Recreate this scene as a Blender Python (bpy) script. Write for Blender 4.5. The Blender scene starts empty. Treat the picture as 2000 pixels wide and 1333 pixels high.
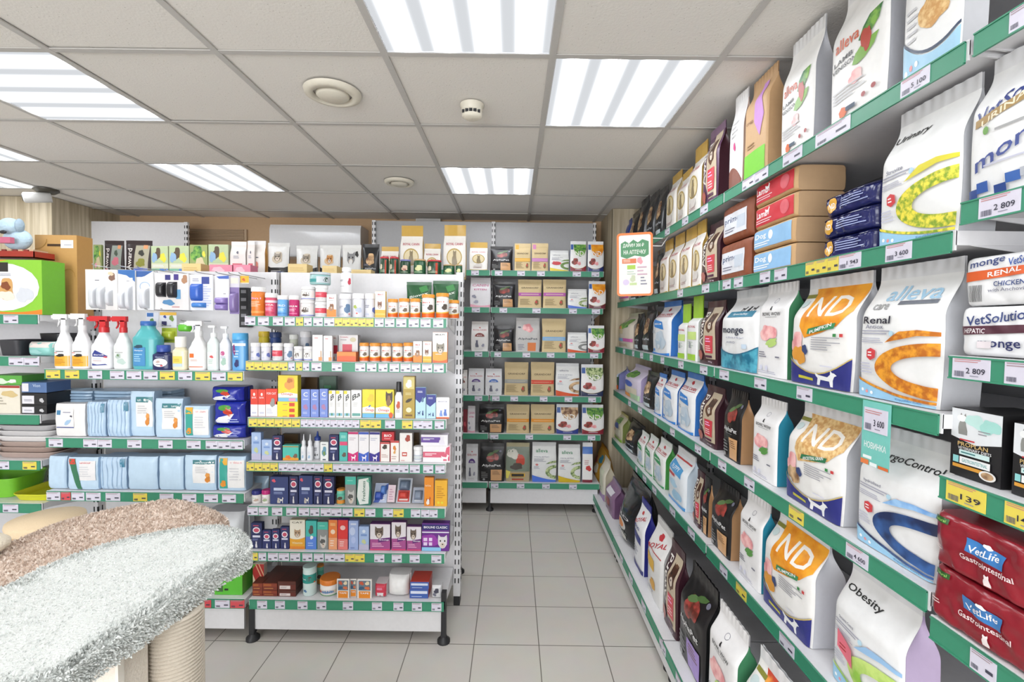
import bpy, math, random
from mathutils import Vector, Matrix, noise
from mathutils.geometry import tessellate_polygon
random.seed(7)
SC = bpy.context.scene
COL = SC.collection
# ------------------------------------------------------------------ camera
F, PITCH, ROLL, YAW, HC = 923.7, .0336, .0132, -.0016, 1.478
cp, sp, cr, sr, cy_, sy_ = math.cos(PITCH), math.sin(PITCH), math.cos(ROLL), math.sin(ROLL), math.cos(YAW), math.sin(YAW)
FW = Vector((cp*sy_, cp*cy_, -sp)); ZI = Vector((sp*sy_, sp*cy_, cp)); XI = Vector((cy_, -sy_, 0))
RT = XI*cr + ZI*sr; UP = ZI*cr - XI*sr
CAMP = Vector((0, 0, HC))
cam = bpy.data.cameras.new('camera'); cam.sensor_width = 36; cam.lens = F*36/2000; cam.clip_start = .02
co = bpy.data.objects.new('camera', cam); COL.objects.link(co)
co.matrix_world = Matrix(((RT.x, UP.x, -FW.x, 0), (RT.y, UP.y, -FW.y, 0), (RT.z, UP.z, -FW.z, HC), (0, 0, 0, 1)))
SC.camera = co
def ray(px, py): return FW + RT*((px-1000)/F) + UP*((666.5-py)/F)
def onY(px, py, Y): d = ray(px, py); return CAMP + d*(Y/d.y)
def onX(px, py, X): d = ray(px, py); return CAMP + d*(X/d.x)
def onZ(px, py, Z): d = ray(px, py); return CAMP + d*((Z-HC)/d.z)
# ------------------------------------------------------------------ materials
def s2l(c): return c/12.92 if c <= .04045 else ((c+.055)/1.055)**2.4
def hexc(h):
    if len(h) == 3: h = ''.join(a*2 for a in h)
    return tuple(s2l(int(h[i:i+2], 16)/255) for i in (0, 2, 4))
MATS = {}
def nd(nt, t, **k):
    n = nt.nodes.new(t)
    for a, b in k.items(): setattr(n, a, b)
    return n
def newmat(name):
    m = bpy.data.materials.new(name); m.use_nodes = True; nt = m.node_tree; nt.nodes.clear()
    o = nd(nt, 'ShaderNodeOutputMaterial'); b = nd(nt, 'ShaderNodeBsdfPrincipled'); nt.links.new(b.outputs[0], o.inputs[0])
    return m, nt, b
SPECK = {  # printed kibble textures: two or three ink colours broken up by noise
 'spO': ('b5651a', 'e39a2c', 60), 'spG': ('7f9c2a', 'e8d84a', 90), 'spN': ('1c2a52', '3b66a6', 14), 'spB': ('4f86c8', '9cc4ea', 20),
 'spL': ('8fbf45', 'c3dc7a', 20), 'spP': ('f0a62c', 'd98218', 16), 'spW': ('c9975a', 'e6c68c', 70), 'spM': ('d98a8e', 'f2c0bd', 25),
 'spD': ('5d2a22', 'a3423b', 30), 'spK': ('6e4b33', 'd6b489', 25), 'spY': ('d8c23a', 'f1e46a', 50), 'spT': ('1c6a86', '4fa3b8', 25), 'spV': ('54733c', 'c4cf9a', 60), 'spE': ('2f6a3a', '7fae4a', 40), 'spR': ('c4452f', 'e8a24a', 22)}
def mat(c, ro=.45, kind='', bump=.0, scale=60):
    key = (c, ro, kind, bump)
    if key in MATS: return MATS[key]
    m, nt, b = newmat('ink_'+c if not kind else kind+'_'+c)
    b.inputs['Roughness'].default_value = ro
    tc = nd(nt, 'ShaderNodeTexCoord'); nz = nd(nt, 'ShaderNodeTexNoise')
    nt.links.new(tc.outputs['Object'], nz.inputs['Vector'])
    rp = nd(nt, 'ShaderNodeValToRGB')
    if c in SPECK:
        a, d, s = SPECK[c]; nz.inputs['Scale'].default_value = s; nz.inputs['Detail'].default_value = 3
        rp.color_ramp.elements[0].position = .4; rp.color_ramp.elements[1].position = .6
        rp.color_ramp.elements[0].color = (*hexc(a), 1); rp.color_ramp.elements[1].color = (*hexc(d), 1)
    else:
        r, g, bl = hexc(c); nz.inputs['Scale'].default_value = scale
        rp.color_ramp.elements[0].color = (r*.83, g*.83, bl*.83, 1); rp.color_ramp.elements[1].color = (r*.91, g*.91, bl*.91, 1)
    nt.links.new(nz.outputs['Fac'], rp.inputs['Fac']); nt.links.new(rp.outputs['Color'], b.inputs['Base Color'])
    if kind == 'metal': b.inputs['Metallic'].default_value = 1
    if kind == 'clear':
        b.inputs['Transmission Weight'].default_value = .85; b.inputs['IOR'].default_value = 1.2
    if kind == 'soft': b.inputs['Transmission Weight'].default_value = .0
    if bump:
        bp = nd(nt, 'ShaderNodeBump'); bp.inputs['Strength'].default_value = bump; bp.inputs['Distance'].default_value = .004
        nt.links.new(nz.outputs['Fac'], bp.inputs['Height']); nt.links.new(bp.outputs[0], b.inputs['Normal'])
    MATS[key] = m; return m
WHITE = mat('e6e5e7', .35, 'enamel'); BLACKP = mat('232326', .5, 'plastic'); RAIL = mat('3d9070', .38, 'rail')
CREAM = mat('ece6d6', .5, 'plastic')
# ------------------------------------------------------------------ mesh builder
class MB:
    def __init__(s): s.v = []; s.f = []; s.m = []; s.ms = []; s.sm = []
    def mi(s, m):
        if isinstance(m, str): m = mat(m)
        if m not in s.ms: s.ms.append(m)
        return s.ms.index(m)
    def face(s, pts, m, smooth=False):
        n = len(s.v); s.v += [tuple(p) for p in pts]; s.f.append(tuple(range(n, n+len(pts)))); s.m.append(s.mi(m)); s.sm.append(smooth)
    def box(s, x0, y0, z0, x1, y1, z1, m, fm=None):
        n = len(s.v); s.v += [(x, y, z) for z in (z0, z1) for y in (y0, y1) for x in (x0, x1)]
        k = s.mi(m)
        for i, q in enumerate(((0, 2, 3, 1), (4, 5, 7, 6), (0, 1, 5, 4), (2, 6, 7, 3), (0, 4, 6, 2), (1, 3, 7, 5))):
            s.f.append(tuple(n+a for a in q)); s.m.append(k); s.sm.append(False)
        return s
    def grid(s, fn, nu, nv, m, closed=False, smooth=True, mf=None):
        n = len(s.v)
        cu = nu if closed else nu+1
        for j in range(nv+1):
            for i in range(cu): s.v.append(tuple(fn(i/nu, j/nv)))
        k = s.mi(m)
        for j in range(nv):
            for i in range(nu):
                a = n+j*cu+i; b = n+j*cu+(i+1) % cu
                s.f.append((a, b, b+cu, a+cu)); s.m.append(s.mi(mf((i+.5)/nu, (j+.5)/nv)) if mf else k); s.sm.append(smooth)
        return s
    def lathe(s, prof, m, seg=20, cx=0, cy=0, z0=0, smooth=True, cap=True):
        def fn(u, v):
            t = v*(len(prof)-1); i = min(int(t), len(prof)-2); q = t-i
            r = prof[i][0]*(1-q)+prof[i+1][0]*q; z = prof[i][1]*(1-q)+prof[i+1][1]*q
            return (cx+r*math.cos(2*math.pi*u), cy+r*math.sin(2*math.pi*u), z0+z)
        s.grid(fn, seg, len(prof)-1, m, True, smooth)
        if cap:
            for (r, z), fl in ((prof[0], 1), (prof[-1], 0)):
                if r > 1e-4:
                    pts = [(cx+r*math.cos(2*math.pi*i/seg), cy+r*math.sin(2*math.pi*i/seg), z0+z) for i in range(seg)]
                    s.face(pts[::-1] if fl else pts, m)
        return s
    def tube(s, pts, r, m, seg=8, close=True):
        P = [Vector(p) for p in pts]; rr = r if isinstance(r, (list, tuple)) else [r]*len(P)
        n = len(s.v); k = s.mi(m)
        for i, p in enumerate(P):
            d = (P[min(i+1, len(P)-1)]-P[max(i-1, 0)]).normalized()
            a = d.cross(Vector((0, 0, 1)) if abs(d.z) < .9 else Vector((0, 1, 0))).normalized(); b = d.cross(a)
            for j in range(seg):
                t = 2*math.pi*j/seg; q = p+(a*math.cos(t)+b*math.sin(t))*rr[i]; s.v.append(tuple(q))
        for i in range(len(P)-1):
            for j in range(seg):
                s.f.append((n+i*seg+j, n+i*seg+(j+1) % seg, n+(i+1)*seg+(j+1) % seg, n+(i+1)*seg+j)); s.m.append(k); s.sm.append(True)
        for i, fl in ((0, 0), (len(P)-1, 1)):
            q = [n+i*seg+j for j in range(seg)]; s.f.append(tuple(q if fl else q[::-1])); s.m.append(k); s.sm.append(False)
        return s
    def mesh(s, name):
        me = bpy.data.meshes.new(name); me.from_pydata(s.v, [], s.f)
        for m in s.ms: me.materials.append(m)
        me.polygons.foreach_set('material_index', s.m); me.polygons.foreach_set('use_smooth', s.sm)
        me.update(); return me
def link(name, me, parent=None, loc=(0, 0, 0), rz=0):
    o = bpy.data.objects.new(name, me); COL.objects.link(o); o.location = loc; o.rotation_euler = (0, 0, rz)
    if parent: o.parent = parent
    return o
def obj(name, mb, parent=None, loc=(0, 0, 0), rz=0, bev=0):
    o = link(name, mb.mesh(name), parent, loc, rz)
    if bev:
        b = o.modifiers.new('bevel', 'BEVEL'); b.width = bev; b.segments = 2; b.limit_method = 'ANGLE'
    return o
def empty(name, loc=(0, 0, 0), rz=0, parent=None): return link(name, None, parent, loc, rz)
USED = {}
def tag(o, label, cat, group=None):
    o['label'] = label; o['category'] = cat
    if group: o['group'] = group
    return o
def struct(name, mb):
    o = obj(name, mb); o['kind'] = 'structure'; return o
# ------------------------------------------------------------------ printing on surfaces (flat artwork mapped on to the real surface)
TXT = {}
def text_geo(s):
    if s not in TXT:
        c = bpy.data.curves.new('lettering', 'FONT'); c.body = s; c.resolution_u = 2; c.offset = .012
        o = bpy.data.objects.new('lettering', c); me = bpy.data.meshes.new_from_object(o)
        vs = [(v.co.x, v.co.y) for v in me.vertices]; tr = []
        for p in me.polygons:
            q = list(p.vertices)
            for i in range(1, len(q)-1): tr.append((q[0], q[i], q[i+1]))
        if vs:
            x0 = min(v[0] for v in vs); x1 = max(v[0] for v in vs); y0 = min(v[1] for v in vs); y1 = max(v[1] for v in vs)
            vs = [((x-x0)/max(x1-x0, 1e-6), (y-y0)/max(y1-y0, 1e-6)) for x, y in vs]
        bpy.data.objects.remove(o); bpy.data.meshes.remove(me); bpy.data.curves.remove(c)
        TXT[s] = (vs, tr)
    return TXT[s]
def poly_tris(P):
    try: T = tessellate_polygon([[Vector((x, y, 0)) for x, y in P]])
    except Exception: T = []
    return [tuple(P[i] for i in t) for t in T]
def ell(cx, cy, rx, ry, n=20, a0=0, a1=360):
    return [(cx+rx*math.cos(math.radians(a0+(a1-a0)*i/n)), cy+ry*math.sin(math.radians(a0+(a1-a0)*i/n))) for i in range(n)]
SIL = {'dog': [(.1, 0), (.16, .42), (.06, .55), (.02, .72), (.12, .68), (.2, .62), (.62, .56), (.74, .74), (.74, .98), (.82, .86), (.9, .84), (1, .72), (.9, .64), (.84, .4), (.84, 0), (.74, 0), (.7, .32), (.3, .34), (.24, 0)],
 'cat': [(.2, 0), (.16, .3), (.2, .5), (.3, .62), (.28, .9), (.34, 1), (.42, .9), (.55, .9), (.64, 1), (.68, .88), (.66, .66), (.7, .45), (.8, .2), (.8, 0)],
 'leaf': [(0, .2), (.15, .6), (.45, .9), (1, 1), (.85, .55), (.5, .2), (.2, .1)], 'face': [(.1, .3), (.08, .7), (.12, 1), (.32, .84), (.66, .84), (.88, 1), (.92, .7), (.9, .3), (.7, .05), (.5, 0), (.3, .05)]}
ROT = lambda P, c: P
def art(design):
    """a compact description -> list of (colour, [triangles in 0..1 face space])"""
    out = []
    for cmd in design.split(';'):
        a = cmd.split()
        if not a: continue
        k = a[0]
        try:
            if k == 'r': x0, y0, x1, y1 = map(float, a[1:5]); out.append((a[5], poly_tris([(x0, y0), (x1, y0), (x1, y1), (x0, y1)])))
            elif k == 'e': out.append((a[5], poly_tris(ell(*map(float, a[1:5])))))
            elif k == 'p': q = list(map(float, a[2:])); out.append((a[1], poly_tris(list(zip(q[::2], q[1::2])))))
            elif k == 'a':
                cx, cy, rx, ry, th, th2, a0, a1 = map(float, a[1:9]); n = 26; T = []
                o = ell(cx, cy, rx, ry, n, a0, a1+(a1-a0)/(n-1)); i_ = ell(cx, cy, rx-th, ry-th2, n, a0, a1+(a1-a0)/(n-1))
                for q in range(n-1): T += [(i_[q], o[q], o[q+1]), (i_[q], o[q+1], i_[q+1])]
                out.append((a[9], T))
            elif k in 'tTS':
                cx, cy, w, h = map(float, a[1:5]); vs, tr = text_geo(' '.join(a[6:]))
                if k == 't': f = lambda p: (cx+(p[0]-.5)*w, cy+(p[1]-.5)*h)
                elif k == 'S': f = lambda p: (cx+(p[0]-.5)*w, cy+(p[1]-.5)*h+(p[0]-.5)*w*.25)
                else: f = lambda p: (cx-(p[1]-.5)*w, cy+(p[0]-.5)*h)
                out.append((a[5], [tuple(f(vs[i]) for i in t) for t in tr]))
            elif k == 'l':
                x0, y0, x1, y1, n = map(float, a[1:6]); n = int(n); rr = random.Random(n*7+int(x0*100)); T = []
                for i in range(n):
                    y = y1-(i+.5)*(y1-y0)/n; hh = (y1-y0)/n*.2; xe = x0+(x1-x0)*rr.uniform(.55, 1)
                    T += poly_tris([(x0, y-hh), (xe, y-hh), (xe, y+hh), (x0, y+hh)])
                out.append((a[6], T))
            elif k == 'b':
                x0, y0, x1, y1 = map(float, a[1:5]); T = []; rr = random.Random(3); x = x0
                while x < x1:
                    d = (x1-x0)*rr.uniform(.02, .06); T += poly_tris([(x, y0), (min(x+d, x1), y0), (min(x+d, x1), y1), (x, y1)]); x += d+(x1-x0)*rr.uniform(.02, .05)
                out.append((a[5], T))
            elif k == 'q':
                y0, ym, y1 = map(float, a[2:5]); P = [(0, 0), (1, 0)]
                for i in range(13):
                    t = 1-i/12; P.append((t, y0*(1-t)*(1-2*t)+ym*4*t*(1-t)+y1*t*(2*t-1)))
                out.append((a[1], poly_tris(P)))
            elif k == 'Q':
                y0, ym, y1, th = map(float, a[2:6]); T = []; g = lambda t: y0*(1-t)*(1-2*t)+ym*4*t*(1-t)+y1*t*(2*t-1)
                for i in range(12):
                    t, u = i/12, (i+1)/12; T += [((t, g(t)), (u, g(u)), (u, g(u)+th)), ((t, g(t)), (u, g(u)+th), (t, g(t)+th))]
                out.append((a[1], T))
            elif k == 'm':
                cx, cy, rx, ry = map(float, a[1:5]); rr = random.Random(a[6] if len(a) > 6 else '1'); n = 26; ps = [rr.uniform(0, 6.28) for _ in range(4)]
                ph = [.9+.13*math.sin(2*6.283*i/n+ps[0])+.09*math.sin(3*6.283*i/n+ps[1])+.06*math.sin(5*6.283*i/n+ps[2])+.04*math.sin(7*6.283*i/n+ps[3]) for i in range(n)]
                out.append((a[5], poly_tris([(cx+rx*ph[i]*math.cos(6.283*i/n), cy+ry*ph[i]*math.sin(6.283*i/n)) for i in range(n)])))
            elif k == 'd':
                x, y, w, h = map(float, a[1:5]); out.append((a[5], poly_tris([(x+w*p, y+h*q) for p, q in SIL[a[6]]])))
                if a[6] == 'face':
                    out.append(('d8cabb', poly_tris(ell(x+w*.5, y+h*.24, w*.22, h*.2))))
                    out.append(('26221f', poly_tris(ell(x+w*.3, y+h*.55, w*.07, h*.07))+poly_tris(ell(x+w*.7, y+h*.55, w*.07, h*.07))+poly_tris(ell(x+w*.5, y+h*.3, w*.07, h*.05))))
        except Exception as ex: raise ValueError(cmd+' | '+str(ex))
    return out
def stamp(mb, design, fn, w, h, ro, step, lift=.0005, kind='', dl=.00013):
    """triangulated artwork, cut finely enough to follow the surface fn(u, v, lift)"""
    lay = 0
    for c, tris in art(design):
        lay += 1; k = mb.mi(mat(c, ro, kind)); st = list(tris); idx = {}
        L2 = step*step
        while st:
            A, B, C = st.pop()
            def d(p, q): return ((p[0]-q[0])*w)**2+((p[1]-q[1])*h)**2
            e = [d(A, B), d(B, C), d(C, A)]; mx = max(e)
            if mx > L2:
                i = e.index(mx); p, q, r = ((A, B, C), (B, C, A), (C, A, B))[i]
                mmid = ((p[0]+q[0])/2, (p[1]+q[1])/2); st.append((p, mmid, r)); st.append((mmid, q, r)); continue
            if abs((B[0]-A[0])*(C[1]-A[1])-(C[0]-A[0])*(B[1]-A[1])) < 1e-9: continue
            f = []
            for P in (A, B, C):
                key = (round(P[0], 5), round(P[1], 5))
                if key not in idx:
                    idx[key] = len(mb.v); mb.v.append(tuple(fn(min(.995, max(.005, P[0])), min(.995, max(.005, P[1])), lift+dl*lay)))
                f.append(idx[key])
            if (B[0]-A[0])*(C[1]-A[1])-(C[0]-A[0])*(B[1]-A[1]) < 0: f = f[::-1]
            if len(set(f)) == 3: mb.f.append(tuple(f)); mb.m.append(k); mb.sm.append(True)
# ------------------------------------------------------------------ product builders: each returns [(part name, MB), ...]; first is the body
# local frame: x to the viewer's right, y away from the viewer (front at y=0), z up, base at z=0
def sm(a, b, t): t = min(1, max(0, (t-a)/(b-a))); return t*t*(3-2*t)
def bag(w, h, D, col, side, top, design, style='gus', big=False, ro=.4, seed=1, fin=.1, lean=0):
    n = {'gus': 11, 'pou': 2.6, 'kra': 9}[style]; sh = {'gus': .6, 'pou': .25, 'kra': .7}[style]
    wr = {'gus': .0035, 'pou': .004, 'kra': .002}[style]*(min(1, h/.25))
    def prof(v):
        t = sm(sh, 1-fin, v)
        b = D/2*((1-t)+t*.06) if style != 'pou' else D/2*(.12+.88*math.cos(min(1, v/(1-fin))*math.pi/2)**.7 if v < 1-fin else .05)
        if style == 'pou' and v < .08: b *= .82+.18*v/.08
        a = w/2*(1-.03*math.sin(math.pi*min(1, v*1.1)) if style != 'pou' else 1-.05*math.sin(math.pi*v))
        if style == 'gus': a = w/2*(.96+.04*math.sin(math.pi*min(1, v*1.3)))
        return a, max(b, .0022)
    def ctr(v): return D/2+lean*v*v
    def wave(x, z, s): return wr*(noise.noise((x*14+seed*3.1, z*11, s))+.3*noise.noise((x*37, z*31+seed, s)))
    def front(u, v, lift=0):
        a, b = prof(v); x = -a+2*a*(.006+.988*u); q = max(0, 1-abs(x/a)**n)**(1/n)
        bulge = (.10 if style != 'kra' else .03)*D*math.sin(math.pi*u)*math.sin(math.pi*min(1, v/(1-fin)))*(1-sm(sh, 1-fin, v)*.7)
        e = min(1, 6*min(u, 1-u)); z = h*v
        return (x, ctr(v)-b*q-bulge+wave(x, z, 1)*e-lift, z)
    def back(u, v):
        a, b = prof(v); x = a-2*a*u; x = a*(1-2*(.006+.988*u)); q = max(0, 1-abs(x/a)**n)**(1/n); return (x, ctr(v)+b*q, h*v)
    nu, nv = (44, 50) if big else (16, 18)
    vt = 1-fin
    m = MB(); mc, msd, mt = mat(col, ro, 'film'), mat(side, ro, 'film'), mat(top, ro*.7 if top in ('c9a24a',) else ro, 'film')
    m.grid(lambda u, v: front(u, v*vt), nu, nv, mc)
    def strip(e):
        def fn(u, v):
            v *= vt; f = front(1 if e > 0 else 0, v); g = back(0 if e > 0 else 1, v)
            t = u if e > 0 else 1-u; a, b = prof(v); k = math.sin(math.pi*t)
            fold = (-.10*a if style == 'gus' else .015*a)*k*(.25+.75*sm(sh*.6, 1, v))
            return (f[0]+(g[0]-f[0])*t+e*fold+e*(a*.004), f[1]+(g[1]-f[1])*t, h*v)
        m.grid(fn, 6, nv, msd)
    strip(1); strip(-1)
    m.grid(lambda u, v: back(u, v*vt), 6, nv, msd)
    bt = [front(i/8, 0) for i in range(9)]+[back(i/8, 0) for i in range(9)]; m.face(bt[::-1], msd)
    stamp(m, design, lambda u, v, l: front(u, v*vt, l), w, h*vt, ro, .012 if big else .025, .0012 if big else .0014, '', .00028)
    t = MB(); crim = lambda u: .0012*math.sin(u*50)
    t.grid(lambda u, v: (lambda p: (p[0], p[1]+crim(u)*v, p[2]))(front(u, vt+v*(1-vt))), nu, 3, mt)
    t.grid(lambda u, v: (lambda p: (p[0], p[1]+crim(1-u)*v, p[2]))(back(u, vt+v*(1-vt))), nu, 3, mt)
    return [('bag_body', m), ('top_seal', t)]
def pillow(w, h, D, col, side, design, big=False, ro=.35, seed=1, n=5, wr=.004, seal=True):
    """a packed bag lying flat or a soft wrapped block, printed side to the viewer"""
    def S(u, v, lift=0):
        x = (u-.5)*1.96; z = (v-.5)*1.96
        q = max(0, 1-abs(x)**n)**(1/n)*max(0, 1-abs(z)**n)**(1/n)
        X, Z = x*w/2, z*h/2+h/2
        y = D/2-D/2*(.25+.75*q)+wr*q*(noise.noise((X*18+seed*5, Z*18, 2))+.6*noise.noise((X*50, Z*45+seed, 1)))
        return (X, y-lift, Z)
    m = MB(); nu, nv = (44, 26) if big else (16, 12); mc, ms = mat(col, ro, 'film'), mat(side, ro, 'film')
    m.grid(S, nu, nv, mc)
    m.grid(lambda u, v: (lambda p: (p[0], D-p[1]*.9, p[2]))(S(1-u, v)), nu, nv, ms)
    for k in range(4):
        def ed(u, v, k=k):
            p = S(*((u, 0), (1, u), (1-u, 1), (0, 1-u))[k]); return (p[0]*(1+.02*math.sin(math.pi*v)), p[1]+(D-1.9*p[1])*(1-v) if 0 else p[1]+(D-p[1]*.9-p[1])*(1-v), p[2])
        m.grid(ed, nu, 4, ms)
    stamp(m, design, S, w, h, ro, .011 if big else .025, .0012, '', .0003)
    if not seal: return [('pack_body', m)]
    t = MB()
    for e in (-1, 1): t.box(e*w/2*.97 if e > 0 else -w/2*1.06, D*.46, h*.06, e*w/2*1.06 if e > 0 else -w/2*.97, D*.54, h*.94, ms)
    return [('pack_body', m), ('end_seal', t)]
def carton(w, h, D, col, side, design, ro=.4, sdes=''):
    m = MB(); e = min(.0015, w*.05)
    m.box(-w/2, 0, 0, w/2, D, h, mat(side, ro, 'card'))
    m.face([(-w/2, -.0002, 0), (w/2, -.0002, 0), (w/2, -.0002, h), (-w/2, -.0002, h)], mat(col, ro, 'card'))
    stamp(m, design, lambda u, v, l: ((u-.5)*w, -.0003-l, v*h), w, h, ro, 9, .0004)
    if sdes:
        stamp(m, sdes, lambda u, v, l: (w/2+l, u*D, v*h), D, h, ro, 9, .0004)
    f = MB(); f.box(-w/2+e, e, h, w/2-e, D*.5, h+.0008, mat(side, ro, 'card'))
    return [('carton_body', m), ('top_flap', f)]
def jar(w, h, D, col, cap, design, ch=.22, cr_=1.0, ro=.3, shoulder=.0, capk='lid'):
    r = w/2*.97; hb = h*(1-ch); m = MB()
    if shoulder: pr = [(r*.92, 0), (r, .004), (r, hb*(1-shoulder)), (r*.8, hb*(1-shoulder*.4)), (r*cr_*.86, hb*.96), (r*cr_*.86, hb)]
    else: pr = [(r*.93, 0), (r, .004), (r, hb*.93), (r*.93, hb*.97), (r*.9, hb)]
    mm = mat(col, ro, 'plastic'); m.lathe(pr, mm, 24, 0, r)
    top = hb*(1-shoulder) if shoulder else hb*.92
    def S(u, v, l):
        t = (u-.5)*math.pi*.98; rr = r+.0003+l; return (rr*math.sin(t), r-rr*math.cos(t), .004+v*(top-.006))
    stamp(m, design, S, w*1.4, top, .4, .012, .0004)
    c = MB(); rc = r*cr_; mc = mat(cap, .35, 'plastic')
    c.lathe([(rc, hb), (rc, h-.002), (rc*.96, h)], mc, 24, 0, r)
    if w > .02:
        for i in range(24):
            t = i*math.pi/12; c.box(rc*math.cos(t)-.0006, r+rc*math.sin(t)-.0006, hb+.001, rc*math.cos(t)+.0006, r+rc*math.sin(t)+.0006, h-.004, mc)
    return [('jar_body', m), (capk, c)]
def oblong(prof, w, D, col, design, ro, lab, n=3.2, clear=False):
    """bottle body of rounded-rectangle section; prof = [(width factor, height)]"""
    m = MB(); H = prof[-1][1]
    def wf(z):
        for i in range(len(prof)-1):
            if z <= prof[i+1][1]:
                t = (z-prof[i][1])/max(1e-6, prof[i+1][1]-prof[i][1]); t = t*t*(3-2*t); return prof[i][0]*(1-t)+prof[i+1][0]*t
        return prof[-1][0]
    def fn(u, v):
        z = v*H; a = w/2*wf(z); b = min(D/2, a*1.0 if wf(z) < .5 else D/2*min(1, wf(z)*1.05)); t = 2*math.pi*u; c, s = math.cos(t), math.sin(t)
        return (a*math.copysign(abs(c)**(2/n), c), D/2+b*math.copysign(abs(s)**(2/n), s), z)
    mm = mat(col, ro, 'clear' if clear else 'plastic'); m.grid(fn, 24, 20, mm, True)
    m.face([fn(i/24, 0) for i in range(24)][::-1], mm); m.face([fn(i/24, 1) for i in range(24)], mm)
    z0, z1 = lab
    def S(u, v, l):
        z = z0+(z1-z0)*v; a = w/2*wf(z); b = D/2*min(1, wf(z)*1.05); x = (u-.5)*2*a*.94; return (x, D/2-b*max(0, 1-abs(x/a)**n)**(1/n)-.0004-l, z)
    stamp(m, design, S, w, z1-z0, .4, .015, .0004)
    return m
def spray(w, h, D, col, trig, design, clear=False):
    hb = h*.74
    m = oblong([(.92, 0), (1, .01), (1, hb*.55), (.7, hb*.72), (.34, hb*.9), (.3, hb)], w, D, col, design, .3, (.01, hb*.52), clear=clear)
    t = MB(); mt = mat(trig, .35, 'plastic'); y = D/2; z = hb
    t.lathe([(w*.2, z-.012), (w*.2, z+.012)], mt, 16, 0, y)
    t.box(-w*.12, y-w*.12, z+.01, w*.12, y+w*.12, z+.02, mt)
    t.box(-w*.62, y-w*.1, h*.9, w*.22, y+w*.1, h, mt); t.box(-w*.14, y-w*.1, z+.012, w*.14, y+w*.1, h*.92, mt); t.box(-w*.74, y-w*.08, h*.92, -w*.6, y+w*.08, h*.98, mt)
    tr = MB(); tr.tube([(-w*.34, y, h*.91), (-w*.3, y, h*.86), (-w*.36, y, h*.80), (-w*.44, y, h*.77)], [w*.05, w*.06, w*.055, w*.04], mt)
    return [('bottle_body', m), ('spray_head', t), ('trigger', tr)]
def bottle(w, h, D, col, cap, design, hb=.82, neck=.34, clear=False, pump=False, sh=.78, nozzle=False):
    H = h*hb; m = oblong([(.92, 0), (1, .006), (1, H*sh), (.75, H*(sh+.08)), (neck, H*.97), (neck, H)], w, D, col, design, .25, (.008, H*sh*.96), clear=clear)
    c = MB(); mc = mat(cap, .35, 'plastic'); y = D/2; r = w*neck*.62
    if nozzle: c.lathe([(r*1.15, H-.004), (r*1.15, H+(h-H)*.3), (r*.5, H+(h-H)*.4), (r*.22, h)], mc, 16, 0, y)
    elif pump:
        c.lathe([(r, H-.004), (r, H+(h-H)*.3), (r*.3, H+(h-H)*.34), (r*.3, h*.96)], mc, 16, 0, y); c.box(-w*.42, y-r*.5, h*.95, r*.6, y+r*.5, h, mc)
    else: c.lathe([(r, H-.006), (r*1.02, H), (r, h-.002), (r*.9, h)], mc, 18, 0, y)
    return [('bottle_body', m), ('pump_head' if pump else 'cap', c)]
def blister(w, h, D, col, design, domes, ro=.4):
    """hanging card with moulded plastic domes: domes = [(cx, cz, rx, rz, colour), ...] in face units"""
    m = MB(); m.box(-w/2, D-.001, 0, w/2, D, h, mat(col, ro, 'card'))
    stamp(m, design, lambda u, v, l: ((u-.5)*w, D-.0012-l, v*h), w, h, ro, 9, .0004)
    out = [('backing_card', m)]
    for cx, cz, rx, rz, c in domes:
        d = MB(); md = mat(c, .25, 'plastic')
        d.grid(lambda u, v: (lambda x, z: ((cx-.5+x*rx)*w, D-.0015-D*.85*max(0, 1-abs(x)**4)**.5*max(0, 1-abs(z)**4)**.5, (cz+z*rz)*h))(2*u-1, 2*v-1), 12, 12, md)
        out.append(('plastic_shell' if c in ('d6d9de', 'd9dce2') else 'packed_item', d))
    return out
# ------------------------------------------------------------------ the room
CZ, TX0, TY0 = 2.437, .129, 1.719
XR, XL, YB, YF = 1.31, -5.2, 4.40, -3.0
def floor_mat():
    m, nt, b = newmat('floor_tiles'); tc = nd(nt, 'ShaderNodeTexCoord'); mp = nd(nt, 'ShaderNodeMapping'); br = nd(nt, 'ShaderNodeTexBrick')
    mp.inputs['Location'].default_value = (-.1395, -2.137, 0)
    br.offset = 0; br.squash = 1
    for k, v in (('Scale', 1), ('Mortar Size', .0022), ('Mortar Smooth', .1), ('Brick Width', .3), ('Row Height', .3), ('Bias', -.6)): br.inputs[k].default_value = v
    br.inputs['Color1'].default_value = (*hexc('c6c1ba'), 1); br.inputs['Color2'].default_value = (*hexc('c0bbb3'), 1); br.inputs['Mortar'].default_value = (*hexc('6f6a63'), 1)
    nz = nd(nt, 'ShaderNodeTexNoise'); nz.inputs['Scale'].default_value = 9; nz.inputs['Detail'].default_value = 6
    mx = nd(nt, 'ShaderNodeMixRGB', blend_type='MULTIPLY'); mx.inputs[0].default_value = .12
    nt.links.new(tc.outputs['Object'], mp.inputs[0]); nt.links.new(mp.outputs[0], br.inputs['Vector']); nt.links.new(tc.outputs['Object'], nz.inputs[0])
    nt.links.new(br.outputs['Color'], mx.inputs[1]); nt.links.new(nz.outputs['Color'], mx.inputs[2]); nt.links.new(mx.outputs[0], b.inputs['Base Color'])
    bp = nd(nt, 'ShaderNodeBump'); bp.inputs['Strength'].default_value = .4; bp.inputs['Distance'].default_value = .002; bp.invert = True
    nt.links.new(br.outputs['Fac'], bp.inputs['Height']); nt.links.new(bp.outputs[0], b.inputs['Normal']); b.inputs['Roughness'].default_value = .38
    return m
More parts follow.
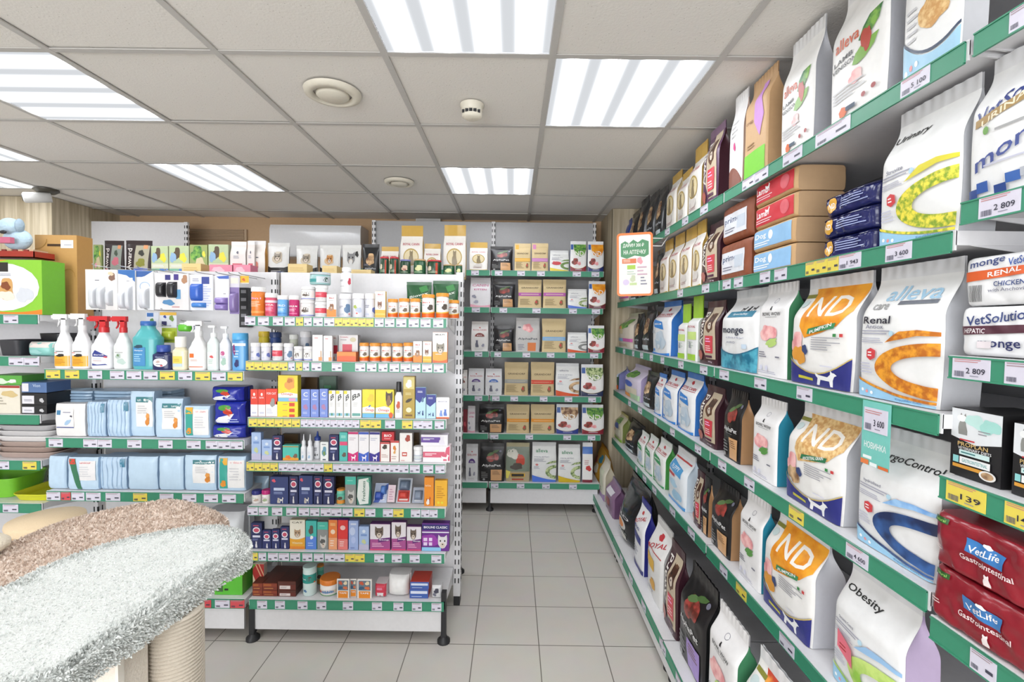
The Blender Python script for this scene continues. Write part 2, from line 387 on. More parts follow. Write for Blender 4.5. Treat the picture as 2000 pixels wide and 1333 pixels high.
def tile_mat():
    m, nt, b = newmat('mineral_fibre_tile'); tc = nd(nt, 'ShaderNodeTexCoord'); nz = nd(nt, 'ShaderNodeTexNoise'); nz.inputs['Scale'].default_value = 130; nz.inputs['Detail'].default_value = 3
    vo = nd(nt, 'ShaderNodeTexVoronoi'); vo.inputs['Scale'].default_value = 55
    rp = nd(nt, 'ShaderNodeValToRGB'); rp.color_ramp.elements[0].position = .05; rp.color_ramp.elements[1].position = .12
    rp.color_ramp.elements[0].color = (*hexc('b9b3aa'), 1); rp.color_ramp.elements[1].color = (*hexc('e4e0da'), 1)
    for n in (nz, vo): nt.links.new(tc.outputs['Object'], n.inputs['Vector'])
    nt.links.new(vo.outputs['Distance'], rp.inputs[0]); nt.links.new(rp.outputs[0], b.inputs['Base Color'])
    bp = nd(nt, 'ShaderNodeBump'); bp.inputs['Strength'].default_value = .35; bp.inputs['Distance'].default_value = .003
    nt.links.new(nz.outputs['Fac'], bp.inputs['Height']); nt.links.new(bp.outputs[0], b.inputs['Normal']); b.inputs['Roughness'].default_value = .9
    return m
def wood_mat(a, d, name, sc=(14, 14, .6)):
    m, nt, b = newmat(name); tc = nd(nt, 'ShaderNodeTexCoord'); mp = nd(nt, 'ShaderNodeMapping'); mp.inputs['Scale'].default_value = sc
    nz = nd(nt, 'ShaderNodeTexNoise'); nz.inputs['Scale'].default_value = 3; nz.inputs['Detail'].default_value = 5
    rp = nd(nt, 'ShaderNodeValToRGB'); rp.color_ramp.elements[0].position = .35; rp.color_ramp.elements[1].position = .65
    rp.color_ramp.elements[0].color = (*hexc(a), 1); rp.color_ramp.elements[1].color = (*hexc(d), 1)
    nt.links.new(tc.outputs['Object'], mp.inputs[0]); nt.links.new(mp.outputs[0], nz.inputs[0]); nt.links.new(nz.outputs['Fac'], rp.inputs[0]); nt.links.new(rp.outputs[0], b.inputs['Base Color'])
    b.inputs['Roughness'].default_value = .55; return m
WALLP = mat('c9a884', .8, 'plaster', .3, 40); WALLW = mat('ddd8cf', .8, 'plaster', .3, 40)
PANELWOOD = wood_mat('a89a80', 'c9bda4', 'light_wood_panel')
struct('floor', MB().box(XL, YF, -.1, XR, YB, 0, floor_mat()))
struct('ceiling', MB().box(XL, YF, CZ+.05, XR, YB, CZ+.15, mat('8c8a86', .9, 'slab')))
for nm, bx, m in (('wall_back', (XL, YB, 0, XR, YB+.1, CZ+.15), WALLP), ('wall_right', (XR, YF, 0, XR+.1, YB, CZ+.15), WALLW), ('wall_left', (XL-.1, YF, 0, XL, YB, CZ+.15), WALLW)):
    struct(nm, MB().box(*bx, m))
wf = MB(); WX = (-3.6, .6, .45, 2.25)  # opening added to this wall to let the frontal fill light in
for b_ in ((XL, 0, WX[0], CZ+.15), (WX[1], 0, XR, CZ+.15), (WX[0], 0, WX[1], WX[2]), (WX[0], WX[3], WX[1], CZ+.15)): wf.box(b_[0], YF-.1, b_[1], b_[2], YF, b_[3], WALLW)
struct('wall_front', wf)
wf = MB()
for i in range(4):
    x = WX[0]+(WX[1]-WX[0])*i/3; wf.box(x-.03, YF-.08, WX[2], x+.03, YF-.02, WX[3], WHITE)
for z in (WX[2], WX[3]-.04): wf.box(WX[0], YF-.08, z, WX[1], YF-.02, z+.04, WHITE)
struct('added_window_1', wf)  # made-up window frame around the opening added for the front fill lamp
# light cells (column, row) of the suspended grid; lit panels drop into the 600 mm openings
LIT = {(-1, -1), (0, 0), (-4, 0), (-4, 2), (-1, 2), (-6, 1), (-7, 2), (-4, -3), (-1, -4), (0, -3), (-7, -1), (-7, -4), (-4, -6), (-1, -7), (-9, 0), (0, -6)}
c0, c1 = -9, 1; r0, r1 = -8, 4
tm, gm = tile_mat(), mat('cbc8c4', .6, 'painted_metal')
cell = lambda c, r: (max(XL, TX0+.6*c), max(YF, TY0+.6*r), min(XR, TX0+.6*(c+1)), min(YB, TY0+.6*(r+1)))
rng = random.Random(4); tl = MB()
for c in range(c0, c1+1):
    for r in range(r0, r1+1):
        if (c, r) in LIT: continue
        x0, y0, x1, y1 = cell(c, r)
        if x1-x0 < .03 or y1-y0 < .03: continue
        s = rng.uniform(0, .004)
        tl.box(x0+.004, y0+.004, CZ+.004+s, x1-.004, y1-.004, CZ+.018+s, tm)
o = obj('trim_1', tl); o['kind'] = 'structure'
g = MB()
for c in range(c0, c1+2):
    x = TX0+.6*c
    if XL < x < XR: g.box(x-.012, YF, CZ-.001, x+.012, YB, CZ+.004, gm); g.box(x-.002, YF, CZ+.004, x+.002, YB, CZ+.045, gm)
for r in range(r0, r1+2):
    y = TY0+.6*r
    if YF < y < YB: g.box(XL, y-.012, CZ, XR, y+.012, CZ+.0035, gm)
struct('trim_2', g)
def light_mat():
    m, nt, b = newmat('led_diffuser'); nt.nodes.remove(b); o = [n for n in nt.nodes][0]
    tc = nd(nt, 'ShaderNodeTexCoord'); sx = nd(nt, 'ShaderNodeSeparateXYZ'); nt.links.new(tc.outputs['Object'], sx.inputs[0])
    a = nd(nt, 'ShaderNodeMath', operation='MULTIPLY'); a.inputs[1].default_value = 2*math.pi/.142; nt.links.new(sx.outputs[0], a.inputs[0])
    c = nd(nt, 'ShaderNodeMath', operation='COSINE'); nt.links.new(a.outputs[0], c.inputs[0])
    d = nd(nt, 'ShaderNodeMath', operation='MULTIPLY_ADD'); d.inputs[1].default_value = -.5; d.inputs[2].default_value = .5; nt.links.new(c.outputs[0], d.inputs[0])
    p = nd(nt, 'ShaderNodeMath', operation='POWER'); p.inputs[1].default_value = 3; nt.links.new(d.outputs[0], p.inputs[0])
    f = nd(nt, 'ShaderNodeMath', operation='MULTIPLY_ADD'); f.inputs[1].default_value = 14*LSTR; f.inputs[2].default_value = .46*LSTR; nt.links.new(p.outputs[0], f.inputs[0])
    e = nd(nt, 'ShaderNodeEmission'); e.inputs['Color'].default_value = (.93, .96, 1, 1); nt.links.new(f.outputs[0], e.inputs['Strength']); nt.links.new(e.outputs[0], o.inputs[0])
    return m
LSTR = 1.0
LM = light_mat(); dif = MB(); dif.face([(-.285, -.285, 0), (-.285, .285, 0), (.285, .285, 0), (.285, -.285, 0)], LM)
fr = MB()
for b_ in ((-.297, -.297, .297, -.285), (-.297, .285, .297, .297), (-.297, -.285, -.285, .285), (.285, -.285, .297, .285)): fr.box(b_[0], b_[1], -.003, b_[2], b_[3], .012, mat('e6e8ec', .4, 'painted_metal'))
fr.box(-.297, -.297, .012, .297, .297, .04, gm)
DM, FM = dif.mesh('diffuser'), fr.mesh('frame')
LLAB = {(-1, -1): 'lit square ceiling panel nearest above the aisle, cut off by the photo top', (0, 0): 'lit square ceiling panel beside the right shelves, right of the smoke detector', (-4, 0): 'large lit ceiling panel at far left with bands across',
 (-4, 2): 'smaller lit ceiling panel left of centre, beyond the large left one', (-1, 2): 'small lit ceiling panel in the middle, nearest the back wall', (-6, 1): 'sliver of lit ceiling panel at the left edge above the camera', (-7, 2): 'farthest left lit ceiling panel just above the security camera'}
for c, r in sorted(LIT):
    x0, y0 = TX0+.6*c, TY0+.6*r
    if x0 < XL or y0 < YF or x0+.6 > XR: continue
    t = empty('ceiling_light', (x0+.3, y0+.3, CZ+.004)); tag(t, LLAB.get((c, r), 'lit square ceiling panel behind the photographer'), 'ceiling light', 'lit ceiling panels')
    d = link('diffuser', DM, t, (0, 0, .001)); f = link('frame', FM, t)
    if (c, r) in ((-4, 0),): d.rotation_euler = (0, 0, math.pi/2)
# ceiling fittings
def vent(px, py, r, label):
    p = onZ(px, py, CZ); t = empty('ceiling_vent', (p.x, p.y, CZ-.001)); tag(t, label, 'air vent', 'round ceiling vents')
    a = MB(); a.lathe([(r, 0), (r*.97, -.012), (r*.7, -.02), (r*.66, -.004)], CREAM, 32, cap=False); obj('outer_ring', a, t)
    b = MB(); b.lathe([(0.001, -.022), (r*.5, -.022), (r*.58, -.014), (r*.55, -.004)], CREAM, 32, cap=False); b.lathe([(r*.3, -.004), (r*.3, 0)], CREAM, 16); obj('valve_disc', b, t)
vent(650, 180, .115, 'cream round ceiling vent, the larger and nearer one, left of the smoke detector')
vent(780, 355, .10, 'small cream round ceiling vent near the back, left of the middle light')
p = onZ(922, 205, CZ); t = empty('smoke_detector', (p.x, p.y, CZ)); tag(t, 'small cream smoke detector hanging from a ceiling tile', 'smoke detector')
a = MB(); a.lathe([(.052, 0), (.052, -.008), (.046, -.014), (.046, -.03)], CREAM, 28); obj('mounting_base', a, t)
a = MB(); a.lathe([(.044, -.030), (.044, -.05), (.03, -.06), (.001, -.061)], CREAM, 28, cap=False)
for i in range(5): th = -2.4+i*.4; a.box(.0445*math.cos(th)-.007, .0445*math.sin(th)-.003, -.046, .0445*math.cos(th)+.007, .0445*math.sin(th)+.003, -.034, BLACKP)
obj('sensor_cap', a, t)
p = onZ(90, 370, CZ); t = empty('security_camera', (p.x, p.y, CZ)); tag(t, 'white security camera on a dark round mount, ceiling at far left', 'camera')
a = MB(); a.lathe([(.075, 0), (.075, -.012), (.05, -.03), (.02, -.034)], mat('4a463c', .4, 'plastic'), 24); obj('ceiling_mount', a, t)
a = MB(); a.tube([(.0, 0, -.03), (-.01, -.02, -.06), (-.03, -.05, -.075)], .014, mat('4a463c', .4, 'plastic')); obj('arm', a, t)
a = MB(); a.tube([(.04, .0, -.06), (-.07, -.09, -.085), (-.075, -.094, -.086)], [.036, .038, .03], mat('e6e6e4', .35, 'plastic'), 20); b = obj('camera_body', a, t)
a = MB(); a.tube([(-.0755, -.0945, -.0862), (-.078, -.0965, -.0867)], .026, BLACKP, 20); obj('lens', a, t)
# pilasters, wall panels, back-wall fittings
pl = MB(); pl.box(.80, 3.90, 0, XR, YB, CZ+.004, PANELWOOD)
for z in (): pass
pl.box(.797, 3.897, 0, .806, 3.906, CZ, mat('7c715c', .6, 'wood_edge'))
struct('trim_3', pl)
p0, p1 = onY(0, 420, 3.75), onY(101, 420, 3.75)
pl = MB(); pl.box(p1.x-.55, 3.75, 0, p1.x, YB, CZ+.004, PANELWOOD); struct('trim_4', pl)
# air conditioner
p0, p1 = onY(526, 438, 4.17), onY(704, 502, 4.17)
t = empty('air_conditioner', (p0.x, 4.17, p1.z)); tag(t, 'glossy white wall air conditioner unit high on the beige back wall', 'air conditioner')
W, H = p1.x-p0.x, p0.z-p1.z; a = MB(); gl = mat('e4e4e6', .12, 'glossy_plastic')
def acs(u, v):
    yy = .0+.04*(1-v)**2*0+.05*max(0, .35-v)**1.2*2+.03*max(0, v-.85)*4
    return (W*u, yy, H*v)
a.grid(acs, 8, 16, gl); a.box(0, .06, 0, W, .24, H, gl)
a.face([(0, 0+acs(0, i/8)[1], H*i/8) for i in range(9)]+[(0, .06, H), (0, .06, 0)], gl); a.face([(W, acs(0, i/8)[1], H*i/8) for i in range(9)][::-1]+[(W, .06, 0), (W, .06, H)], gl)
obj('housing', a, t)
a = MB(); a.box(.05, .02, .006, W-.05, .06, .02, mat('c9c9cc', .4, 'plastic')); obj('air_flap', a, t)
# ventilation grille behind the packs
p0, p1 = onY(368, 447, 4.38), onY(482, 470, 4.38); a = MB(); a.box(p0.x, 4.375, p1.z, p1.x, 4.4, p0.z, mat('c2a98c', .6, 'plaster'))
for i in range(7): z = p1.z+(p0.z-p1.z)*(i+.5)/7; a.box(p0.x+.02, 4.365, z-.005, p1.x-.02, 4.376, z+.003, mat('a98d6e', .6, 'plaster'))
tag(obj('wall_grille', a), 'beige slatted grille on the back wall, left of the air conditioner', 'grille')
p0, p1 = onY(812, 427, 4.3), onY(860, 436, 4.3); a = MB(); a.box(p0.x, 4.3, p1.z-.02, p1.x, 4.41, p0.z, mat('d6d4d0', .5, 'plastic')); a.box(p0.x+.01, 4.295, p1.z, p1.x-.01, 4.3, p0.z-.006, mat('c6c4c0', .5, 'plastic'))
tag(obj('junction_box', a), 'small white box on the back wall above the gold bags', 'box')
# ------------------------------------------------------------------ shelving
ZM = {'Z1': (0, 400, 3.92), 'Z2': (0, 700, 3.92), 'Z3': (470, 420, 4.3), 'Z4': (470, 710, 4.4444), 'Z5': (470, 990, 4.4444), 'Z6': (880, 420, 4.443), 'Z7': (880, 700, 4.443),
 'R1': (1150, 200, 3.702), 'R2': (1150, 520, 4.4425), 'R3': (1150, 780, 4.4425), 'R4': (1150, 950, 3.48), 'R5': (1380, 0, 3.174), 'R6': (1380, 400, 3.174), 'R7': (1380, 720, 3.174), 'R8': (1400, 980, 3.3333), 'P': (0, 0, 1)}
def zp(z, x, y): a, b, s = ZM[z]; return a+x/s, b+y/s
TAGC = {'w': 'dcd8e6', 'y': 'ead65a', 'r': 'd8525a', 't': '63b9a6'}; TAGM = {}
def tag_mesh(c, w, txt='', h=.040):
    key = (c, round(w*400), txt, h)
    if key not in TAGM:
        m = MB(); m.box(-w/2, -.0012, 0, w/2, 0, h, mat(TAGC[c], .35, 'paper'))
        d = 'l .06 .72 .9 .92 2 a98f96;b .07 .1 .34 .3 556;r .62 .28 .9 .42 445' if not txt else 'l .06 .74 .8 .92 2 c88;b .07 .08 .34 .34 667;t .64 .38 .5 .26 334 '+txt+';l .5 .1 .9 .2 1 99a'
        stamp(m, d, lambda u, v, l: ((u-.5)*w, -.0013-l, v*h), w, h, .4, 9, .0003)
        TAGM[key] = m.mesh('price_tag')
    return TAGM[key]
SLOTM = BLACKP
class Unit:
    """one shelving bay; local frame: x along the front, y into the depth, z up; rail plane at y=0"""
    def __init__(s, label, axis, pos, a, b, name='shelving_bay', cat='shelving'):
        s.axis, s.pos = axis, pos; s.L = abs(b-a); s.a = a
        s.o = empty(name, (a, pos, 0) if axis == 'Y' else (pos, a, 0), 0 if axis == 'Y' else -math.pi/2)
        tag(s.o, label, cat)
    def lx(s, z, x, y, off=0):  # local x of a photo point lying on the rail plane
        px, py = zp(z, x, y)
        return onY(px, py, s.pos+off).x-s.a if s.axis == 'Y' else s.a-onX(px, py, s.pos+off).y
    def shelf(s, z, depth, zoom=None, tags='', ty=0, y0=0, rail=True, th=.028, rh=.042, tagh=.040):
        b = MB(); b.box(.002, y0+.002, z-th, s.L-.002, y0+depth, z, WHITE); b.box(.002, y0, z-rh*.9, s.L-.002, y0+.004, z+.0015, WHITE)
        so = obj('shelf', b, s.o)
        for xx in (.004, s.L-.008):
            k = MB(); k.face([(xx, y0+.03, z-th), (xx, y0+depth, z-th-.05), (xx, y0+depth, z-th)], WHITE); k.face([(xx+.004, y0+.03, z-th), (xx+.004, y0+depth, z-th), (xx+.004, y0+depth, z-th-.05)], WHITE)
            k.face([(xx, y0+.03, z-th), (xx+.004, y0+.03, z-th), (xx+.004, y0+depth, z-th-.05), (xx, y0+depth, z-th-.05)], WHITE); obj('bracket', k, so)
        if rail:
            r = MB(); r.box(.006, y0-.004, z-rh, s.L-.006, y0-.0005, z-.001, RAIL); r.box(.006, y0-.006, z-rh-.001, s.L-.006, y0-.001, z-rh+.002, RAIL); r.box(.006, y0-.006, z-.003, s.L-.006, y0-.001, z, RAIL)
            obj('price_rail', r, so)
        for tk in tags.split():
            c = tk[0]; body, _, txt = tk[1:].partition(':'); rngs, _, n = body.partition('/'); x0, x1 = rngs.split('-'); n = int(n or 1)
            u0, u1 = s.lx(zoom, float(x0), ty, y0), s.lx(zoom, float(x1), ty, y0); w = (u1-u0)/n
            for i in range(n):
                if w < .005: continue
                lo, hi = u0+w*i, u0+w*(i+1)
                if hi < .005 or lo > s.L-.005: continue
                to = link('price_tag', tag_mesh(c, w-.0012, txt.replace('_', ' '), tagh), so, ((lo+hi)/2, y0-.0045, z-rh+.002))
        return so
    def back(s, y, z0, z1, m=WHITE, th=.012, name='back_panel'): obj(name, MB().box(0, y, z0, s.L, y+th, z1, m), s.o)
    def upright(s, x, y, z1, w=.034, d=.06, slots=True, sides='x'):
        u = MB(); u.box(x-w/2, y, .05, x+w/2, y+d, z1, WHITE)
        z = .12
        while slots and z < z1-.04:
            for q in (-.009, .009): u.box(x+q-.003, y-.0012, z, x+q+.003, y+.001, z+.026, SLOTM); u.box(x+w/2-.001, y+d/2+q*1.3-.003, z, x+w/2+.0012, y+d/2+q*1.3+.003, z+.026, SLOTM)
            z += .05
        o = obj('upright', u, s.o); return o
    def kick(s, z0, z1, y=.012): obj('kick_panel', MB().box(.015, y, z0, s.L-.015, y+.012, z1, WHITE), s.o)
    def foot(s, x, y, h=.20):
        f = MB(); f.box(x-.011, y, .03, x+.011, y+.03, h, BLACKP); f.lathe([(.03, 0), (.03, .012), (.016, .024), (.012, .04)], BLACKP, 16, x, y+.015); obj('foot', f, s.o)
GL, GR, YG = -1.203, -.295, 2.137
gB = Unit('white two-sided shop shelving bay in the centre, full of vitamin jars and cartons', 'Y', YG, GL, GR, 'gondola_shelving_bay')
GZ = [1.503, 1.300, 1.042, .839, .634, .423, .198]
BT = [('Z3', 900, 'w40-130 w150-243 w275-362 w375-460 y468-530 w535-602 w613-695 w705-790 y792-1120/5 w1128-1205 w1213-1295 w1308-1395 w1412-1500 w1512-1598 w1618-1705'),
 ('Z3', 1280, 'y48-400/5 w405-460 y468-522 w528-580 w598-685 w768-855 w965-1050 w1062-1145 w1160-1237 w1252-1335 w1345-1430 w1437-1512 w1525-1612 w1622-1708'),
 ('Z4', 515, 'y75-522/6 w525-1035/8 y1040-1222/2 w1255-1345 y1402-1495 w1500-1665/2 w1685-1770'), ('Z4', 905, 'y55-330/4 w335-725/5 y728-800 w805-1460/8 w1470-1557 w1585-1675 w1690-1775'),
 ('Z4', 1290, 'w65-155 w160-245 w275-368 w400-492 w508-600 w605-690 w697-788 w790-880 w888-975 y988-1080 w1085-1172 w1238-1325 y1328-1418 w1480-1562 w1567-1712/2'),
 ('Z5', 435, 'y78-155 w160-228 w242-330 w335-425 w435-520 w540-628 w640-725 w735-905/2 y910-1080/2 w1163-1250 w1315-1400 w1470-1555 w1657-1745'),
 ('Z5', 850, 'w148-235 w302-390 w498-585 w660-748 w890-980 w1143-1230 w1330-1415 w1490-1575 w1658-1745')]
for z, (zo, ty, tg) in zip(GZ, BT): gB.shelf(z, .31, zo, tg, ty)
gB.back(.315, .1, 1.735); gB.kick(.05, .155); gB.foot(.012, .0, .17); gB.foot(gB.L-.008, .0, .24)
gB.upright(gB.L+.018, .30, 1.745, .036, .06)
for z in (1.735, 1.30, 1.0, .7, .42, .198): gB.shelf(z, .31, y0=.335, rail=False)
f = MB(); f.box(gB.L+.002, .302, .0, gB.L+.034, .36, .05, BLACKP); obj('foot', f, gB.o); gB.foot(gB.L-.005, .62, .2)
AL = onY(86, 733, YG).x
gA = Unit('white shop shelving bay left of centre with sprays and pale blue packs', 'Y', YG, AL, GL-.012, 'gondola_shelving_bay')
zA = [onY(280, y, YG).z for y in (724, 858, 962, 1168)]
AT = [('Z1', 1300, 'y360-470 y505-615 w680-790 w848-960 w975-1090 w1105-1215 y1230-1345 w1370-1478 y1500-1615 w1625-1735 y1748-1862'), ('Z2', 660, 'w380-492 w645-865/2 w980-1092 w1218-1330 w1432-1545 w1580-1865/3'),
 ('Z2', 1065, 'w365-470 r475-550 w555-655 w665-780 w815-930 y1025-1135 w1228-1335 w1400-1510 w1565-1675 w1705-1812'), ('P', 1178, 'r388-414 w421-450 r451-479')]
for z, (zo, ty, tg) in zip(zA, AT): gA.shelf(z, .31, zo, tg, ty)
gA.back(.315, .1, 1.735); gA.kick(.05, zA[3]-.045); gA.foot(.02, .0, .17)
gA.upright(gA.L-.018, .30, 1.735, .03, .04); gA.shelf(1.735, .31, y0=.335, rail=False)
CR_ = onY(78, 700, YG+.02).x
gC = Unit('white shop shelving bay at far left with bowls and trays', 'Y', YG+.02, CR_-.95, CR_, 'gondola_shelving_bay')
zC = [onY(40, y, YG+.02).z for y in (615, 697, 811, 900, 984)]
for z, (zo, ty, tg) in zip(zC, [('Z1', 880, 'w35-150'), ('Z1', 1200, 'w75-310/2'), ('Z1', 1640, ''), ('Z2', 815, 'w0-80 y180-290'), ('Z2', 1150, 'w30-150')]): gC.shelf(z, .31, zo, tg, ty)
gC.shelf(.198, .31); gC.kick(.05, .155); gC.foot(.012, .0, .17); gC.back(.32, .05, 1.735); gC.upright(gC.L-.012, .29, 1.70, .02, .03); gC.shelf(1.735, .31, y0=.335, rail=False)
# back-wall bays
YW = 3.68; WX0, WXJ, WX1 = onY(700, 700, YW).x, onY(957, 700, YW).x, .70
zW = [onY(1050, y, YW).z for y in (529.5, 602, 688.5, 774.5, 849, 944.5)]
WT = [('Z6', 510, 'w180-245', 'w385-450 w578-645 w750-818 w1060-1130 w1222-1290'), ('Z6', 845, 'w185-255', 'w425-490 w710-780 w1028-1095 w1225-1295'), ('Z6', 1220, 'w210-275', 'w380-440 w625-690 w835-900 w1015-1080 w1210-1280'),
 ('Z7', 350, 'w210-275', 'w360-425 w520-585 w775-840 w990-1055 w1195-1260'), ('Z7', 690, '', 'w345-415 w650-715 w978-1045 w1190-1255'), ('Z7', 1115, '', 'w350-415 w575-640 w795-860 w1028-1095')]
w1 = Unit('white wall shelving bay at the back wall, mostly hidden behind the centre bay', 'Y', YW, WX0, WXJ-.004, 'wall_shelving_bay')
w2 = Unit('white wall shelving bay closing the end of the aisle, full of pet food bags', 'Y', YW, WXJ, WX1, 'wall_shelving_bay')
for z, (zo, ty, ta, tb) in zip(zW, WT): w1.shelf(z, .40, zo, ta, ty); w2.shelf(z, .40, zo, tb, ty)
ztop = onY(960, 434, 4.1).z
for w in (w1, w2): w.back(.42, .1, ztop, mat('b4b4b6', .3, 'enamel')); w.kick(.07, zW[5]-.045); w.foot(.01, .03, .16); w.upright(-.002, .40, ztop, .03, .02)
w2.foot(w2.L-.02, .03, .16); w2.upright(w2.L-.012, .40, ztop, .024, .02)
p0, p1 = onY(148, 432, 4.1), onY(368, 432, 4.1)
w3 = Unit('white back panel of the wall shelving at the back left', 'Y', YW, p0.x, p1.x, 'wall_shelving_bay'); w3.back(.42, .1, p0.z); w3.upright(w3.L-.01, .40, p0.z, .03, .02)
w3.shelf(1.5, .4, rail=True)
# right run
XS, XBASE = .842, .655
YE = 3.86
zR = [2.033, 1.672, 1.314, .959, .564, .15]; xR = [.862, .852, .842, .834, .828, XBASE]
far2 = Unit('farthest white wall shelving bay on the right, meeting the back corner', 'X', XS, YE, 2.96, 'wall_shelving_bay')
far1 = Unit('second farthest white wall shelving bay on the right beyond the rail joint', 'X', XS, 2.96, 1.966, 'wall_shelving_bay')
mid = Unit('white wall shelving bay on the right with the large white food bags', 'X', XS, 1.960, .920, 'wall_shelving_bay')
near = Unit('nearest white wall shelving bay cut off by the right photo edge', 'X', XS, .914, -.05, 'wall_shelving_bay')
FT = [('R1', 740, 'w815-870 w685-728 w562-595'), ('R1', 1290, 'w828-880 w650-690'), ('R2', 860, 'w975-1040 w785-830 w630-660 w535-560 w450-475 w380-398 w300-318'), ('R3', 420, 'w930-985 w710-750 w570-592 w425-460 w340-362'),
 ('R3', 900, 'w875-935 w710-760 w555-590 w470-500 w405-420'), ('R4', 560, 'w500-545 w370-400 w280-305 w215-235')]
MT = [('R5', 480, 'w1220-1400:5_100 w700-915 w500-620 w250-410/2'), ('R6', 250, 'w1125-1290:3_600 w835-975:1_943 y630-840/3 w435-515 w345-410 w185-240 w115-165'), ('R6', 1120, 'w85-145 w305-380 w570-670'),
 ('R7', 760, 'w75-125 w240-305 y525-620 w890-1035:4_600'), ('R8', 700, 'w20-70 y130-200 w425-525 w780-900'), ('R4', 1260, 'w600-650')]
for i in range(6):
    yo = xR[i]-XS; d = .42-yo if i < 5 else .60
    far1.shelf(zR[i], d, FT[i][0], FT[i][2], FT[i][1], y0=yo); far2.shelf(zR[i], d, FT[i][0], FT[i][2], FT[i][1], y0=yo); mid.shelf(zR[i], d, MT[i][0], MT[i][2], MT[i][1], y0=yo)
zN = [2.036, onX(1866, 400, .85).z, onX(1850, 695, .842).z, onX(1834, 927, .834).z, onX(1828, 1209, .828).z, .15]
NT = [('R5', 20, 'w1900-2080'), ('R5', 1270, 'w1705-1968:2_809'), ('R6', 1010, 'w1540-1780:2_809 w1870-2110'), ('R7', 780, 'y1500-1755:139 y1870-2100:14%'), ('R8', 900, 'w1675-1850'), ('R8', 1100, '')]
for i in range(6): near.shelf(zN[i], .42-(xR[i]-XS) if i < 5 else .60, NT[i][0], NT[i][2], NT[i][1], y0=xR[i]-XS)
for w in (far2, far1, mid, near):
    w.back(.43, .1, 2.42, mat('8c8c8f', .5, 'enamel')); yo = XBASE-XS
    obj('kick_panel', MB().box(.0, yo+.01, .03, w.L, yo+.02, .108, WHITE), w.o)
    w.foot(.03, yo+.03, .1); w.foot(w.L-.03, yo+.03, .1); w.upright(.0, .40, 2.42, .03, .03, True)
# ------------------------------------------------------------------ product catalogue
def alleva(acc, title, sub, wedge, word='alleva', wc='a8cfe8', leaf=None, tt='.27 .655 .4 .062 223', top=1):
    s = ''
    if top: s += f't .58 .87 .66 .12 {wc} {word};r .48 .775 .92 .805 5a5f6b;t .26 .765 .22 .05 999 care;'
    s += f't {tt} {title};t .25 .60 .26 .035 889 {sub};l .06 .53 .5 .575 2 aab;e .5 .545 .03 .022 bde;e .62 .545 .03 .022 e8c9c9;l .06 .46 .4 .51 3 bbc;'
    s += f'p d8454a .16 .40 .22 .42 .29 .40 .29 .34 .22 .315 .16 .34;l .18 .345 .27 .395 2 fff;l .06 .20 .26 .30 4 ccd;'
    s += f'p {leaf or acc} .42 .47 .6 .56 .8 .575 1 .56 1 .53 .8 .53 .62 .5;'
    s += f'a 1.02 .27 .72 .21 .22 .095 92 268 {acc};Q {acc} .155 .06 .03 .02;q {wedge} .15 .055 .02;e .1 .06 .02 .014 fff;e .17 .05 .02 .014 e99;e .24 .045 .02 .014 fff;t .72 .025 .3 .02 5b8fc0 Equilibrium'
    return s
def alleva_s(acc, wedge, title='223', nm=1):   # the smaller bags at the back wall
    return (f't .4 .88 .5 .09 3f8f5f alleva;' if nm else 't .35 .86 .4 .05 889 alleva;')+f't .4 .72 .6 .035 778 HOLISTIC;l .08 .58 .6 .68 3 99a;e .2 .5 .06 .03 d88;l .08 .38 .34 .46 3 aab;a 1 .3 .45 .2 .17 .09 92 268 {acc};p {acc} .55 .52 .75 .6 1 .62 1 .56 .75 .54;q {wedge} .2 .11 .06'
def ndb(top, ban, btxt, base, meat='spM', fruit='e8a03a', dog=1, extra=''):
    return (f'p {top} .16 1 1 1 .97 .74 .8 .6 .6 .54 .3 .48 .2 .6 .24 .8;t .6 .80 .58 .2 fbf6ee ND;r .02 .9 .2 .94 8a8a3a;e .1 .84 .06 .04 cdd;'
     f'm .16 .42 .15 .12 {meat} 3;m .2 .30 .14 .11 {fruit} 5;m .33 .36 .06 .05 3b4a78 2;p {ban} .36 .52 .78 .58 .8 .635 .38 .575;S .58 .578 .34 .035 fff {btxt};'
     f'l .44 .36 .9 .5 6 a9a9b0;r .78 .5 .82 .53 3a8a4a;r .86 .5 .9 .53 c44;q {base} .27 .12 .3;Q c9b060 .27 .12 .3 .012;'+('d .5 .02 .34 .16 f2f2f2 dog;p c9c23a .2 .06 .46 .05 .46 .075 .2 .09;' if dog else '')+'l .6 .2 .9 .225 1 dde;'+extra)
def bowl(meat='spM', leaf='5d9a4a', c=.57):
    return f'a .5 .9 .06 .03 .008 .004 0 350 778;d .44 .79 .08 .05 222 cat;t .5 .745 .62 .042 333 BOWL WOW;r .3 .705 .7 .711 999;m .42 .52 .3 .11 {meat} 4;d .35 .36 .4 .1 {leaf} leaf;d .45 .34 .3 .08 {leaf} leaf;l .1 .22 .5 .3 3 778;l .7 .22 .86 .26 1 778;e .2 .1 .05 .03 dde;e .4 .1 .05 .03 dde;l .1 .03 .8 .07 2 bbc'
AWARD = 'p c9b9a0 .42 1 .9 1 .97 .1 .5 .1 .34 .3;T .22 .62 .24 .6 f4efe8 Award;m .66 .72 .2 .17 6b4a38 3;d .5 .6 .34 .3 4a2e22 face;r .48 .2 .86 .5 d84350;l .52 .38 .82 .47 2 fbe;l .52 .23 .82 .34 3 fdd;m .2 .16 .14 .1 b5655a 6;r .5 .12 .84 .16 524;t .75 .05 .2 .03 ede 10 kg'
